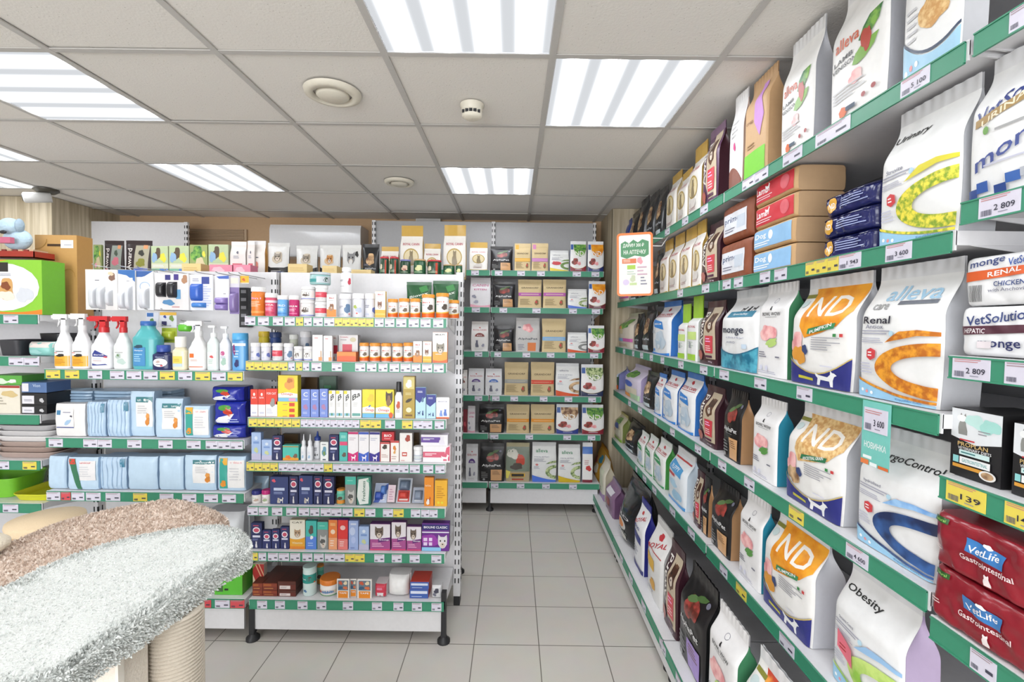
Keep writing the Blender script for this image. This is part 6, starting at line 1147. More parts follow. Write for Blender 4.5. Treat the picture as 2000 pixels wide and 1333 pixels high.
# tall black slotted strip between the two bays
p0, p1 = onY(467, 562, YG+.26), onY(485, 640, YG+.26)
pc.box(p0.x, YG+.26, p1.z, p1.x, YG+.30, p0.z, BLACKP)
for i in range(5): z = p1.z+(p0.z-p1.z)*(i+.5)/5; pc.box(p0.x+.01, YG+.258, z-.008, p1.x-.01, YG+.261, z+.008, mat('8a8a8e', .4, 'plastic'))
tag(obj('hook_rail', pc), 'black slotted rail between the left bay and the orange tub', 'rail')
# top shelf of the rear side (packs standing above the bays)
TB = Unit.__new__(Unit); TB.axis, TB.pos = 'Y', 2.70
PT = "standing on top of the left bay"; PTB = "standing on top of the centre bay"
row('Z1', TB, 1.736, 490, PT, '''
715 778 300 brt2
782 938 270 aw2
940 1150 268 aw3
1155 1290 310 brt
1294 1448 310 brt
1452 1590 300 brt2
1594 1752 298 brt
1756 1882 280 pkp
1888 1950 275 pkp
''', sb=0)
row('Z3', TB, 1.736, 480, PTB, '''
50 204 212 pkp2
212 402 232 bwp
452 640 252 bwp
650 836 252 bwp2
844 1008 245 bwp3
1016 1160 238 blkp
1170 1326 262 golds d=short_white_bag_with_oval_print_behind_red-lid_can
1336 1530 85 gold
1536 1680 235 golds
1698 1894 82 gold
''', sb=.02)
TC = Unit.__new__(Unit); TC.axis, TC.pos = 'Y', 2.50
row('Z3', TC, 1.736, 490, PTB, '''
394 560 405 card y0=488 dp=.07
684 808 418 card y0=488 dp=.07
922 1096 452 card y0=488 dp=.07
1160 1238 345 canr
1242 1320 348 canr
1330 1420 370 canv
1440 1550 370 cang
1556 1680 375 canr
1692 1796 412 cang
1800 1860 412 cang
''', sb=.0)
row('Z1', TC, 1.736, 525, PT, '''
1390 1540 445 card y0=525 dp=.07
1600 1780 450 pinkb y0=525 dp=.07
1784 1920 452 pinkb y0=525 dp=.07
''', sb=.0)
row('P', gC, zC[0], 612, "on the far left bay's top shelf", '''
-50 84 503 green dp=.11
68 152 456 krbox b=.16 y0=612 dp=.09
''', sb=.015)
# back wall
PWn = ["on the back wall's top shelf", "on the back wall's second shelf", "on the back wall's third shelf", "on the back wall's fourth shelf", "on the back wall's fifth shelf", "on the back wall's base shelf"]
def wrow(z, i, yb, a, b):
    if a: row(z, w1, zW[i], yb, PWn[i], a, sb=.03, cap=zW[i-1]-.034 if i else 9)
    row(z, w2, zW[i], yb, PWn[i], b, sb=.03, cap=zW[i-1]-.034 if i else 9)
wrow('Z6', 0, 485, '160 325 236 gold', '''
340 545 272 alphs
552 698 246 gra_y
702 850 246 gra_p
860 1030 310 al_y
1036 1182 230 nd_g
1188 1334 230 nd_o''')
wrow('Z6', 1, 820, '166 350 540 rcw', '''
360 565 575 alphs
582 794 555 gra_m
798 1008 555 gra_m
1014 1190 640 al_b
1196 1350 572 nd_o2''')
wrow('Z6', 2, 1190, '176 330 915 rcf', '''
368 554 952 alphs
560 780 882 alphg
790 1006 888 gra_b
1012 1186 1012 al_o
1190 1340 948 nd_g''')
wrow('Z7', 3, 325, '150 294 76 rcv\n60 146 90 rcf', '''
298 450 76 rcu
464 678 20 gra_g
694 904 20 gra_r
908 1124 30 al_o2
1130 1332 42 nd_q''')
wrow('Z7', 4, 660, '110 146 430 aw_r\n148 214 400 rcw', '''
236 470 388 alph
482 688 388 gra_o
692 908 388 gra_o
914 1116 388 nd_c
1136 1336 388 nd_g''')
wrow('Z7', 5, 1085, '130 240 732 rcv', '''
244 474 724 alph
476 692 720 phot
702 924 716 al_b2
930 1134 736 al_y2
1142 1236 720 redb''')
# right wall
PR = ["on the right wall's top shelf", "on the right wall's second shelf", "on the right wall's third shelf", "on the right wall's fourth shelf", "on the right wall's fifth shelf", "on the right wall's base shelf"]
def rrow(z, i, yb, items, unit=None, big=False, sb=.03, zz=None): row(z, unit or mid, (zR if zz is None else zz)[i], yb, PR[i], items, sb=sb, big=big, bs=xR[i]-XS, cap=(zR if zz is None else zz)[i-1]-.034 if i else 2.433)
rrow('R5', 0, 700, '''
150 232 480 whb
240 385 285 krg
470 676 -40 lamb hm=.397
770 1130 -280 lamb hm=.397
1218 1590 -560 lambblue hm=.397
''', big=True)
rrow('R6', 1, 200, '''
82 268 -20 brn st=2 dp=.16
286 545 -195 krr st=4 ks=krb,krb,krr,krr dp=.17
700 1030 -110 ndpk st=3 dp=.15
''', big=True)
rrow('R5', 1, 1300, '''
1080 1590 300 urin
''', big=True)
rrow('R5', 1, 1200, '1625 2400 20 vetur', near, True, zz=zN)
rrow('R6', 2, 1000, '''
86 325 455 monge
318 500 372 bowlg
522 925 315 ndpum
950 1478 150 renal
''', big=True)
rrow('R6', 2, 900, '1560 2330 200 vethep st=2 ks=vethep,vetren dp=.14', near, True, zz=zN)
rrow('R7', 3, 500, '''
105 215 105 alph
282 440 150 bowlt
496 868 185 ndgra
935 1472 315 allerg
''', big=True)
rrow('R7', 3, 600, '''
1515 1845 150 prop dp=.12
1905 2240 210 prop dp=.12
''', near, True, zz=zN)
rrow('R4', 4, 300, '''
830 968 -40 alph
1022 1178 30 bowlt
1190 1545 175 ndpum
''', big=True)
rrow('R8', 4, 800, '756 1240 400 obes', big=True)
rrow('R8', 4, 800, '1375 2350 60 vetlife st=2 dp=.16', near, True, zz=zN, sb=.0)
rrow('R4', 5, 1000, '''
615 795 520 alphl
812 1010 760 bowlg
1030 1470 1000 ndora
''', big=True, sb=.05)
rrow('R8', 4, 1150, '1262 1330 790 wvet b=.05 d=white_rounded_bag_beside_the_green-swirl_bag', big=True)
rrow('R8', 5, 1250, '1400 2400 1010 wvet', near, big=True, sb=.07)
rrow('R1', 0, 750, '''
340 398 700 blkp
404 468 660 blkp
474 536 620 blkp
560 632 520 golds
640 712 500 golds
722 812 150 gold hm=.36
824 936 130 awardp hm=.37
''', far1)
rrow('R1', 0, 850, '''
222 272 860 blup
276 334 790 blkp
''', far2)
rrow('R1', 1, 1150, '''
470 512 1060 blkp
516 576 935 gold
582 654 895 gold
660 742 860 gold
750 818 830 gold
816 944 855 award
''', far1)
rrow('R2', 1, 300, '''
196 240 190 past
244 340 150 past
346 420 140 blkp
''', far2)
rrow('R2', 2, 700, '''
382 440 400 blkp
448 534 330 blkp
552 704 262 rcb
774 846 310 rcl
858 946 232 rcl
956 1118 272 award
''', far1)
rrow('R2', 2, 700, '''
206 252 430 past
256 376 395 past
''', far2)
rrow('R2', 3, 1100, '''
452 548 900 blkp
572 636 910 rcb
640 762 890 rcb
774 920 900 rcb
958 1120 1010 award
''', far1)
rrow('R2', 3, 1100, '''
160 250 845 flor
310 440 850 lila
''', far2)
rrow('R3', 4, 500, '''
290 400 180 blkp
420 480 270 rcg
486 558 300 rcg
562 662 335 rcg
692 850 425 rcp
915 985 590 award
988 1048 640 alph
''', far1)
rrow('R3', 4, 400, '''
155 212 80 mult
218 286 110 mult
''', far2)
rrow('R4', 5, 300, '''
180 300 -80 bbig
312 378 80 rcn
402 508 215 rcs
516 612 330 award
''', far1, sb=.05)
rrow('R4', 5, 100, '''
18 66 -280 netb
70 108 -200 crmb
112 170 -40 purb
''', far2, sb=.05)
# ------------------------------------------------------------------ far left bay: bowls, boxes and trays
PC = "on the far left bay"
def cat_item(name, cat, d, phrase, px, parts, loc, rz=0):
    if len(parts) == 1: t = obj(parts[0][0], parts[0][1], None, loc, rz); t.name = name
    else:
        t = empty(name, loc, rz)
        for n, m in parts: obj(n, m, t)
    REG.append((t, d, cat, phrase, (px, px))); return t
def tray_mb(w, D, h, col, wall=.006, n=5, ro=.35):
    m = MB(); mm = mat(col, ro, 'plastic')
    def ring(s, z): return lambda u: (w/2*s*math.copysign(abs(math.cos(6.2832*u))**(2/n), math.cos(6.2832*u)), D/2+D/2*s*math.copysign(abs(math.sin(6.2832*u))**(2/n), math.sin(6.2832*u)), z)
    R = [ring(.86, 0), ring(.96, h*.8), ring(1, h), ring(1.0, h+.003), ring(.95, h), ring(.84, .006)]
    m.grid(lambda u, v: R[min(5, int(round(v*5)))](u), 36, 5, mm, True); m.face([R[5](i/36) for i in range(36)], mm); m.face([R[0](i/36) for i in range(36)][::-1], mm)
    return m
YC = YG+.05
def cpos(px, py): return onY(px, py, YC)
zz = zC[3]+.001
for i, (c, d) in enumerate([('b8a39a', 'brown-grey oval dish, lowest of the stack'), ('b09a90', 'brown-grey oval dish, second of the stack'), ('bba79e', 'brown-grey oval dish, third of the stack'), ('eceaea', 'white oval dish, fourth of the stack'), ('d9d7d8', 'pale grey oval dish, fifth of the stack'), ('c9c7c9', 'grey oval dish, topmost of the stack')]):
    cat_item('oval_dish', 'dish', d, 'on the far left bay', i, [('oval_dish', tray_mb(.30-.01*(i % 3), .17, .024, c))], (cpos(42, 870).x, YC, zz)); zz += .0255
x = cpos(62, 650).x
cat_item('food_bowl', 'bowl', 'dark grey bowl', "on the far left bay's second shelf", 1, [('food_bowl', tray_mb(.11, .16, .07, '3a3a40'))], (cpos(12, 650).x, YC, zC[1]+.001))
cat_item('food_bowl', 'bowl', 'black bowl nested upside by the teal bag', "on the far left bay's second shelf", 2, [('food_bowl', tray_mb(.12, .14, .10, '26262a'))], (cpos(62, 650).x-.02, YC+.10, zC[1]+.001))
row('P', gC, zC[1], 695, "on the far left bay's second shelf", '45 98 668 tealb dp=.1') if 0 else None
P['tealb'] = dict(k='pillow', col=['8fcfc8', '7abfb8'], D=.5, nc=['toy_pack', 'pack'], d='pale teal soft pack with pink top', des='r 0 .6 1 1 e8dcd6;m .4 .3 .3 .16 a8dcd8 2', o=dict(n=3))
P['creamc'] = dict(k='carton', col=['e9e2d2', 'd8d0be'], D=.4, nc=['bowl_carton', 'box'], d='cream carton with tan print', des='r 0 .92 1 1 a8342f;m .7 .7 .26 .12 d8c08a 2;l .1 .3 .8 .6 3 b0a898', o={})
P['blkc'] = dict(k='carton', col=['232327', '1c1c20'], D=.4, nc=['bowl_carton', 'box'], d='flat black carton with white price label', des='r .02 .1 .5 .8 e6e4ea;l .1 .3 .45 .5 2 778;m .8 .4 .1 .2 c9c9cc 2', o={})
P['bluc'] = dict(k='carton', col=['5a78a8', '4a6898'], D=.4, nc=['bowl_carton', 'box'], d='flat blue carton topping the black boxes', des='r .02 .1 .28 .9 e6e4ea;t .6 .7 .3 .3 c8d8ee Vion', o={})
P['grnb'] = dict(k='carton', col=['5fae4a', '4f9a3c'], D=.4, nc=['food_carton', 'box'], d='low green carton with white print', des='m .3 .4 .3 .3 dfeeda 2;m .7 .4 .16 .2 f2f2ee 3', o={})
row('P', gC, zC[1], 695, "on the far left bay's second shelf", '48 98 662 tealb dp=.1')
row('P', gC, zC[2], 808, "on the far left bay's third shelf", '''
-30 40 746 creamc dp=.12
42 92 786 blkc dp=.12
42 92 762 blkc y0=785 dp=.12
42 92 741 bluc y0=761 dp=.12
-20 44 727 grnb y0=746 dp=.12
''')
a = tray_mb(.2, .24, .03, 'dfe02a'); cat_item('litter_tray', 'tray', 'flat yellow tray', "on the far left bay's lowest shelf", 5, [('litter_tray', a)], (cpos(60, 960).x, YC-.01, zC[4]+.001))
a = tray_mb(.26, .2, .09, '7fc93a'); cat_item('litter_tray', 'tray', 'lime green deep tray', "on the far left bay's lowest shelf", 2, [('litter_tray', a)], (cpos(-2, 950).x-.09, YC+.02, zC[4]+.001))
a = tray_mb(.14, .16, .05, '2f2f33'); cat_item('food_bowl', 'bowl', 'black bowl with pale rim', "on the far left bay's lowest shelf", 8, [('food_bowl', a)], (cpos(72, 930).x+.01, YC+.09, zC[4]+.035))
# tray with flat packs on the green box, plush toy
t0 = onY(2, 500, gC.pos+.05); t1 = onY(66, 486, gC.pos+.05); zg = onY(30, 503, gC.pos+.03).z
m = MB(); m.box(t0.x-.1, 0, 0, t1.x, .1, .004, mat('b8402f', .5, 'card')); m.box(t0.x-.1, 0, 0, t1.x, .003, .03, mat('a8301f', .5, 'card')); m.box(t1.x-.003, 0, 0, t1.x, .1, .03, mat('a8301f', .5, 'card'))
tr = obj('snack_tray', m, None, (0, gC.pos+.05, zg+.002)); REG.append((tr, 'shallow red open tray on the lime carton', 'tray', 'at far left', (0, 0)))
for i in range(6):
    xx = t1.x-.018-.026*i; m = MB(); m.box(-.010, 0, 0, .010, .07, .034, mat('8a3028' if i % 2 else 'c9a888', .5, 'card')); m.box(-.011, -.001, .0, .011, .071, .01, mat('d8c8a0', .5, 'card'))
    s = obj('snack_bar', m, None, (xx, gC.pos+.056, zg+.0065)); REG.append((s, 'small snack bar in the red tray', 'snack', 'on the lime carton', (-i, -i)))
def blob(m, c, r, mt, sq=(1, 1, 1), n=14, amp=.0):
    m.grid(lambda u, v: (c[0]+r*sq[0]*math.sin(math.pi*v)*math.cos(6.2832*u), c[1]+r*sq[1]*math.sin(math.pi*v)*math.sin(6.2832*u), c[2]-r*sq[2]*math.cos(math.pi*v)), n, n, mt, True)
PLB = mat('b9d2e2', .9, 'plush', .8, 90); PLG = mat('9fb4c4', .9, 'plush', .8, 90)
p0, p1 = onY(-12, 482, gC.pos+.06), onY(46, 424, gC.pos+.06); R_ = (p0-p1).length
t = empty('plush_toy', ((p0.x+p1.x)/2, gC.pos+.10, zg+.042)); REG.append((t, 'pale blue plush animal sitting on the red tray', 'toy', 'at far left', (0, 0)))
H = p1.z-zg-.042; W = p1.x-p0.x
m = MB(); blob(m, (0, 0, H*.34), H*.36, PLB, (1.15, .7, .95)); obj('plush_body', m, t)
m = MB(); blob(m, (-W*.1, -.02, H*.72), H*.27, PLB, (1.1, .9, 1)); obj('plush_head', m, t)
m = MB(); blob(m, (W*.22, -.02, H*.76), H*.17, PLG, (.55, .8, 1.25)); obj('plush_ear', m, t)
m = MB(); blob(m, (-W*.02, -.062, H*.5), H*.08, BLACKP, (1.3, .6, .7)); obj('plush_nose', m, t)
m = MB(); m.box(-W*.18, -.07, H*.16, W*.26, -.05, H*.34, mat('c86a86', .6, 'card')); obj('toy_tag', m, t)
# ------------------------------------------------------------------ hanging sign
SG = empty('promotion_sign', tuple(onY(1241, 578, 2.75))); q0, q1 = onY(1206, 578, 2.75), onY(1277, 455, 2.75); W, H = q1.x-q0.x, q1.z-q0.z
SG.location = ((q0.x+q1.x)/2, 2.75, q0.z)
def rrect(w, h, r, n=6):
    pts = []
    for cx, cy, a in ((w/2-r, h-r, 0), (-w/2+r, h-r, 90), (-w/2+r, r, 180), (w/2-r, r, 270)):
        for i in range(n+1): t = math.radians(a+90*i/n); pts.append((cx+r*math.cos(t), cy+r*math.sin(t)))
    return pts
SG.rotation_euler = (0, math.radians(-1.5), math.radians(-14))
m = MB(); o_, i_ = rrect(W, H, .02), rrect(W-.024, H-.024, .012); i_ = [(x, y+.012) for x, y in i_]; OM = mat('ee7a22', .35, 'plastic')
for k in range(len(o_)):
    a, b, c, d = o_[k], o_[(k+1) % len(o_)], i_[(k+1) % len(o_)], i_[k]
    m.face([(a[0], 0, a[1]), (d[0], 0, d[1]), (c[0], 0, c[1]), (b[0], 0, b[1])], OM); m.face([(a[0], 0, a[1]), (b[0], 0, b[1]), (b[0], .006, b[1]), (a[0], .006, a[1])], OM); m.face([(d[0], 0, d[1]), (d[0], .003, d[1]), (c[0], .003, c[1]), (c[0], 0, c[1])], OM)
m.face([(x, .006, y) for x, y in o_][::-1], OM); obj('sign_frame', m, SG)
m = MB(); m.face([(x, .003, y) for x, y in i_], mat('f2eee8', .5, 'paper'))
stamp(m, 'p 4f8f62 .06 .64 .06 .86 .2 .9 .32 .86 .46 .92 .6 .87 .74 .92 .94 .88 .94 .66 .8 .62 .5 .65 .25 .6;t .46 .82 .66 .07 f4f6ee ДАРИМ 300 ₽;t .5 .71 .7 .07 f4f6ee НА АПТЕЧКУ;r .1 .52 .55 .6 e0784a;l .14 .535 .5 .59 2 f8d8c8;m .66 .56 .1 .06 e8a0a8 2;r .26 .42 .52 .49 a8cc4a;l .58 .3 .9 .48 3 c9a8b8;e .22 .2 .1 .05 d8c8e4;m .44 .26 .1 .06 c8d0b0 3;r .34 .15 .56 .19 c4d89a;l .68 .14 .88 .3 3 889;l .26 .32 .54 .4 2 bcb', lambda u, v, l: ((u-.5)*(W-.024), .003-l, .012+v*(H-.024)), W, H, .5, 9, .0004)
obj('sign_sheet', m, SG)
m = MB(); PLs = mat('e4e2e0', .3, 'plastic'); m.tube([(W/2-.004, .004, H*.9), (W/2+.05, .03, H*.9), (W/2+.085, .05, H*.93)], .003, PLs, 6); m.tube([(W/2-.004, .004, H*.78), (W/2+.05, .03, H*.78), (W/2+.085, .05, H*.93), (W/2+.1, .05, H*1.05)], .003, PLs, 6); obj('sign_bracket', m, SG)
REG.append((SG, 'white promotion sign in an orange frame', 'sign', 'clipped to the right shelves', (1241, 1241)))
# big shelf talker with the teal card below
def talker(unit, z, off, px0, px1, py, label):
    a, b = onX(px0, py, unit.pos+off), onX(px1, py, unit.pos+off); w = a.y-b.y
    t = empty('shelf_talker', (unit.pos+off-.006, (a.y+b.y)/2, z-.15), -math.pi/2)
    m = MB(); m.box(-w/2, -.001, 0, w/2, 0, .15, mat('7ccabf', .3, 'paper')); stamp(m, 't .5 .32 .78 .1 f6fbfa НОВИНКА;r .08 .1 .4 .15 eef6f4;r 0 0 .3 .08 e8824a;r .34 0 .6 .06 eef6f4;r .64 0 1 .05 e0703a', lambda u, v, l: ((u-.5)*w, -.001-l, v*.15), w, .15, .4, 9, .0004); obj('printed_card', m, t)
    m = MB(); m.box(-w*.42, -.0025, .08, w*.42, -.0015, .135, mat(TAGC['w'], .35, 'paper')); stamp(m, 'l .06 .74 .8 .92 2 c88;b .07 .08 .34 .34 667;t .66 .4 .44 .28 334 3 600;l .5 .1 .9 .2 1 99a', lambda u, v, l: ((u-.5)*w*.84, -.0026-l, .08+v*.055), w, .055, .4, 9, .0003); obj('price_tag', m, t)
    tag(t, label, 'shelf card')
talker(mid, zR[2]-.002, 0, 1690, 1746, 820, 'teal shelf card with white lettering and price, below the orange-swirl bag')
for a, (zz_, n) in {(1.0): (0, 0)}.items(): pass
# ------------------------------------------------------------------ carpeted cat furniture in the foreground
def plush(mt): return mt
ZP = .95
def outline(pts, n=96):
    """closed smooth outline through control points (Catmull-Rom)"""
    out = []; k = len(pts)
    for i in range(n):
        t = i/n*k; j = int(t); f = t-j; p0, p1, p2, p3 = (Vector((*pts[(j+q) % k], 0)) for q in (-1, 0, 1, 2))
        out.append(.5*((2*p1)+(p2-p0)*f+(2*p0-5*p1+4*p2-p3)*f*f+(3*p1-p0-3*p2+p3)*f**3))
    return [(p.x, p.y) for p in out]
def plush_board(t, pts, z, th, col, cols, ntuft, tl, name, seed):
    O = outline(pts); cx = sum(p[0] for p in O)/len(O); cy = sum(p[1] for p in O)/len(O); rr = random.Random(seed)
    m = MB(); mt = mat(col, .95, 'plush', .9, 220)
    lev = [(0, z-th), (.0, z-th*.9), (.012, z-th*.6), (.012, z-th*.35), (.004, z-th*.1), (-.012, z), (-.05, z+.003)]
    def pt(i, k):
        x, y = O[i % len(O)]; d = math.hypot(x-cx, y-cy); s = (d+lev[k][0])/d; return (cx+(x-cx)*s, cy+(y-cy)*s, lev[k][1]+(.002*noise.noise((x*30, y*30, 1)) if k > 4 else 0))
    n = len(O); b0 = len(m.v)
    for k in range(len(lev)):
        for i in range(n): m.v.append(pt(i, k))
    for k in range(len(lev)-1):
        for i in range(n): a, b = b0+k*n+i, b0+k*n+(i+1) % n; m.f.append((a, b, b+n, a+n)); m.m.append(m.mi(mt)); m.sm.append(True)
    m.v.append((cx, cy, z+.003)); c = len(m.v)-1; q = b0+(len(lev)-1)*n
    for i in range(n): m.f.append((q+i, q+(i+1) % n, c)); m.m.append(m.mi(mt)); m.sm.append(True)
    m.face([pt(i, 0) for i in range(n)][::-1], mat('b9ab98', .8, 'board')); obj(name, m, t)
    f = MB(); ms = [mat(c_, .95, 'plush') for c_ in cols]; ks = [f.mi(x) for x in ms]
    def inside(x, y, e=0):
        c_ = False
        for i in range(n):
            (x1, y1), (x2, y2) = O[i], O[i-1]
            if (y1 > y) != (y2 > y) and x < (x2-x1)*(y-y1)/(y2-y1)+x1: c_ = not c_
        return c_
    x0, x1 = min(p[0] for p in O), max(p[0] for p in O); y0, y1 = min(p[1] for p in O), max(p[1] for p in O); made = 0
    def blade(p, nrm, L):
        p = Vector(p); nrm = (Vector(nrm)+Vector((rr.uniform(-.7, .7), rr.uniform(-.7, .7), rr.uniform(-.5, .4)))).normalized(); s = nrm.cross(Vector((rr.uniform(-1, 1), rr.uniform(-1, 1), .3))).normalized()*L*.22; tip = p+nrm*L; md = p+nrm*L*.6
        b = len(f.v); f.v += [tuple(p-s), tuple(p+s), tuple(md+s*.9), tuple(md-s*.9), tuple(tip)]; k = rr.choice(ks)
        f.f += [(b, b+1, b+2, b+3), (b+3, b+2, b+4)]; f.m += [k, k]; f.sm += [False, False]
    while made < ntuft:
        x, y = rr.uniform(x0, x1), rr.uniform(y0, y1)
        if inside(x, y): blade((x, y, z-.001), (0, 0, 1), tl*rr.uniform(.7, 1.2)); made += 1
    for _ in range(int(ntuft*.8)):
        u = rr.uniform(0, n); i = int(u); w_ = u-i; (xa, ya), (xb, yb) = O[i], O[(i+1) % n]; x, y = xa+(xb-xa)*w_, ya+(yb-ya)*w_
        nx, ny = yb-ya, xa-xb; l = math.hypot(nx, ny) or 1; v = rr.uniform(0, 1); sgn = 1 if (nx*(x-cx)+ny*(y-cy)) > 0 else -1
        blade((x+sgn*nx/l*.011, y+sgn*ny/l*.011, z-th*(.05+.9*v)), (sgn*nx/l, sgn*ny/l, .2-v*.5), tl*rr.uniform(.6, 1.1))
    for _ in range(int(ntuft*.3)):
        u = rr.uniform(0, n); i = int(u); w_ = u-i; (xa, ya), (xb, yb) = O[i], O[(i+1) % n]; x, y = xa+(xb-xa)*w_, ya+(yb-ya)*w_
        d = math.hypot(x-cx, y-cy); e = rr.uniform(-.016, .010); s = (d+e)/d; zz_ = z-.001 if e < -.012 else z-th*.1*(e+.012)/.016-.001
        blade((cx+(x-cx)*s, cy+(y-cy)*s, zz_), ((x-cx)/d*.6, (y-cy)/d*.6, .8), tl*rr.uniform(.8, 1.3))
    o = obj('plush_pile', f, t); o['kind'] = 'stuff'
wp = lambda px, py, z=ZP: tuple(onZ(px, py, z)[:2])
t = empty('cat_tree', (0, 0, 0)); tag(t, 'white plush oval cat tree platform on a sisal post, front left', 'cat tree')
rim = [(478, 1068), (455, 1036), (400, 1028), (300, 1042), (200, 1066), (100, 1103), (0, 1150)]
frt = [(60, 1333), (170, 1270), (270, 1208), (360, 1145), (438, 1092)]
W_ = [wp(*p) for p in rim]+[(-1.10, .80), (-1.02, .62), (-.86, .58)]+[wp(*p) for p in frt]
plush_board(t, W_, ZP, .05, 'e6e9e6', ['e9ece9', 'dfe3e0', 'eff1ee'], 15000, .007, 'platform', 3)
SIS = mat('cfc4b4', .9, 'rope', .4, 300)
pc_ = onZ(341, 1255, .85); pcx, pcy = -.66, .93; m = MB()
pcx = onY(341, 1260, pcy).x; rp_ = (onY(391, 1260, pcy).x-onY(291, 1260, pcy).x)/2
nr = 118; prof = []
for i in range(nr*4+1): q = i/4; prof.append((rp_-.004+.004*abs(math.sin(math.pi*q)), .03+i*(.868/(nr*4))))
m.lathe(prof, SIS, 28, pcx, pcy); obj('sisal_post', m, t)
m = MB(); bx = mat('efe6da', .85, 'carpet', .5, 200); hx = onY(289, 1300, .87).x; m.box(hx-.30, .80, .03, hx, .87, .895, bx); m.box(hx-.30, .87, .03, hx-.06, pcy+.08, .895, bx); m.box(hx, .797, .03, hx+.005, .81, .895, mat('f6f0e6', .8, 'carpet')); obj('house_box', m, t)
m = MB(); m.box(pcx-.42, pcy-.22, 0, pcx+.16, pcy+.20, .03, bx); obj('base_board', m, t)
t = empty('cat_tree', (0, 0, 0)); tag(t, 'beige shaggy plush cat tree platform just behind the white one', 'cat tree')
ZQ = .893; wq = lambda px, py: tuple(onZ(px, py, ZQ)[:2])
far_ = [(0, 1082), (60, 1048), (130, 1020), (210, 1000), (290, 984), (340, 980), (395, 995), (430, 1016)]
def hull(P):
    P = sorted(P); H = []
    for rng_ in (P, P[::-1]):
        L_ = []
        for p in rng_:
            while len(L_) > 1 and (L_[-1][0]-L_[-2][0])*(p[1]-L_[-2][1])-(L_[-1][1]-L_[-2][1])*(p[0]-L_[-2][0]) <= 0: L_.pop()
            L_.append(p)
        H += L_[:-1]
    return H
B_ = hull([wq(*p) for p in far_]+[wq(-170, 1150), wq(-260, 1230), wq(-200, 1330)]+[wq(x, y+38) for x, y in rim[2:]]+[wq(425, 1050)])
plush_board(t, B_, ZQ, .043, 'ecdacb', ['f4e3d5', 'd6c0b0', 'fbece0', 'e2cdbd'], 16000, .011, 'platform', 5)
cxm = sum(p[0] for p in B_)/len(B_); cym = sum(p[1] for p in B_)/len(B_)
m = MB(); m.lathe([(.05, .03), (.05, ZQ-.043)], SIS, 24, cxm-.05, 1.32); obj('sisal_post', m, t)
m = MB(); m.box(cxm-.22, 1.2, 0, cxm+.12, 1.43, .03, mat('bba797', .9, 'carpet', .5, 200)); obj('base_board', m, t)
# short wound scratching post with a fabric top, and the cream cushion at the very edge
a = onY(32, 1022, 1.64); b = onY(150, 995, 1.64); r_ = (b.x-a.x)/2; zt = onY(90, 1012, 1.64).z
t = empty('scratching_post', ((a.x+b.x)/2, 1.64, 0)); tag(t, 'thick rope scratching post with tan round top, left edge', 'scratching post')
m = MB(); prof = [(r_*.9, .02)]
for i in range(60*4+1): prof.append((r_*.92+.004*abs(math.sin(math.pi*i/4)), .02+i*(zt-.05)/240))
m.lathe(prof, mat('c4a884', .9, 'rope', .4, 300), 32); obj('rope_winding', m, t)
m = MB(); m.lathe([(r_*.96, zt-.03), (r_*1.0, zt-.012), (r_*.98, zt), (.001, zt+.002)], mat('dfc8a6', .9, 'felt', .4, 200), 32); obj('round_top', m, t)
m = MB(); m.box(-.12, -.12, 0, .12, .12, .02, mat('c4a884', .9, 'carpet', .4, 200)); obj('base_board', m, t)
q = wq(6, 1098)
m = MB(); blob(m, (0, 0, .026), .06, mat('eadfcb', .95, 'plush', .9, 150), (1.1, .9, .43))
tag(obj('cat_cushion', m, None, (q[0]-.075, q[1]+.01, ZQ+.006)), 'cream fluffy cushion on the beige platform at the left photo edge', 'cushion')
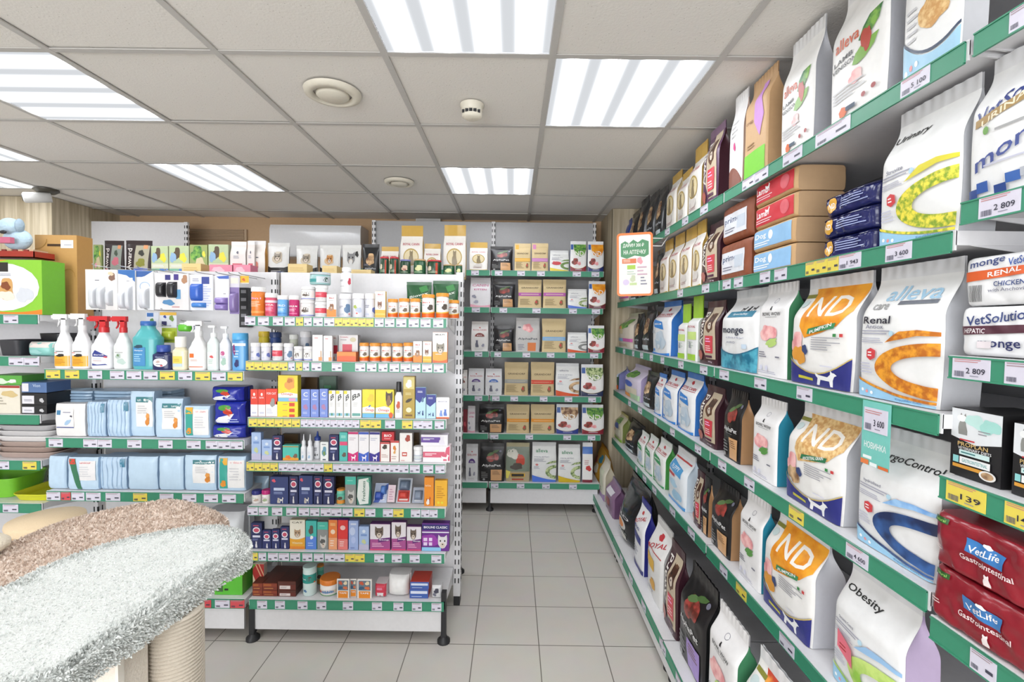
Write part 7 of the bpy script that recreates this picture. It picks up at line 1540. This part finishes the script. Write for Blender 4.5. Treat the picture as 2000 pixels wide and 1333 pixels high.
# stacked shallow trays between post and shelves
for i, (c, d) in enumerate([('6f93b8', 'blue-grey tray, lower of two at left edge'), ('e9e9ec', 'white tray, upper of two at left edge')]):
    q = onY(-8, 1035-i*14, 1.85)
    tr = obj('litter_tray', tray_mb(.34, .28, .05, c), None, (q.x-.12, 1.62, (zC[4]-.16) if i == 0 else zC[4]-.105)); REG.append((tr, d, 'tray', 'beside the scratching post', (i, i)))
st_ = MB(); q = onY(-8, 1035, 1.85); st_.box(q.x-.27, 1.64, 0, q.x+.02, 1.88, zC[4]-.161, mat('8fb0cc', .5, 'card')); st_.box(q.x-.27, 1.639, .3, q.x+.02, 1.641, .34, mat('e6e6ea', .5, 'card'))
tag(obj('storage_box', st_), 'pale blue box under the trays at the left edge', 'box')
# ------------------------------------------------------------------ labels
ORD = ['first', 'second', 'third', 'fourth', 'fifth', 'sixth', 'seventh', 'eighth', 'ninth', 'tenth', 'eleventh', 'twelfth', 'thirteenth', 'fourteenth', 'fifteenth', 'sixteenth', 'seventeenth', 'eighteenth']
def finish():
    from collections import defaultdict
    G = defaultdict(list)
    for r in REG: G[(r[1], r[3])].append(r)
    for (d, ph), L in G.items():
        L.sort(key=lambda r: r[4][1] if isinstance(r[4], tuple) else r[4])
        for i, r in enumerate(L):
            if len(L) == 1: lab = f'{d} {ph}'
            else: lab = f'{d} {ph}, {ORD[i]} from left'
            w = lab.split()
            if len(w) > 16:
                lab = lab.replace(' on the ', ' on ', 1) if ' on the ' in lab else lab
            tag(r[0], lab, r[2], (f'{d} {ph}' if len(L) > 1 else None))
finish()
# ------------------------------------------------------------------ light and view
wd = bpy.data.worlds.new('world'); SC.world = wd; wd.use_nodes = True
wd.node_tree.nodes['Background'].inputs[0].default_value = (.9, .93, 1, 1); wd.node_tree.nodes['Background'].inputs[1].default_value = 1.0
vs = SC.view_settings; vs.view_transform = 'Standard'; vs.look = 'None'; vs.gamma = 1; vs.use_curve_mapping = False; vs.exposure = .7
SC.cycles.use_denoising = True

L = bpy.data.lights.new('added_front_fill', 'AREA'); L.shape = 'RECTANGLE'; L.size = 4.0; L.size_y = 1.7; L.energy = 100; L.color = (.96, .98, 1)  # added fill lamp outside the made-up window, brightens faces turned to the camera
lo = bpy.data.objects.new('added_front_fill', L); COL.objects.link(lo); lo.location = (-1.5, YF-.12, 1.35); lo.rotation_euler = (math.pi/2, 0, 0); lo.visible_camera = True
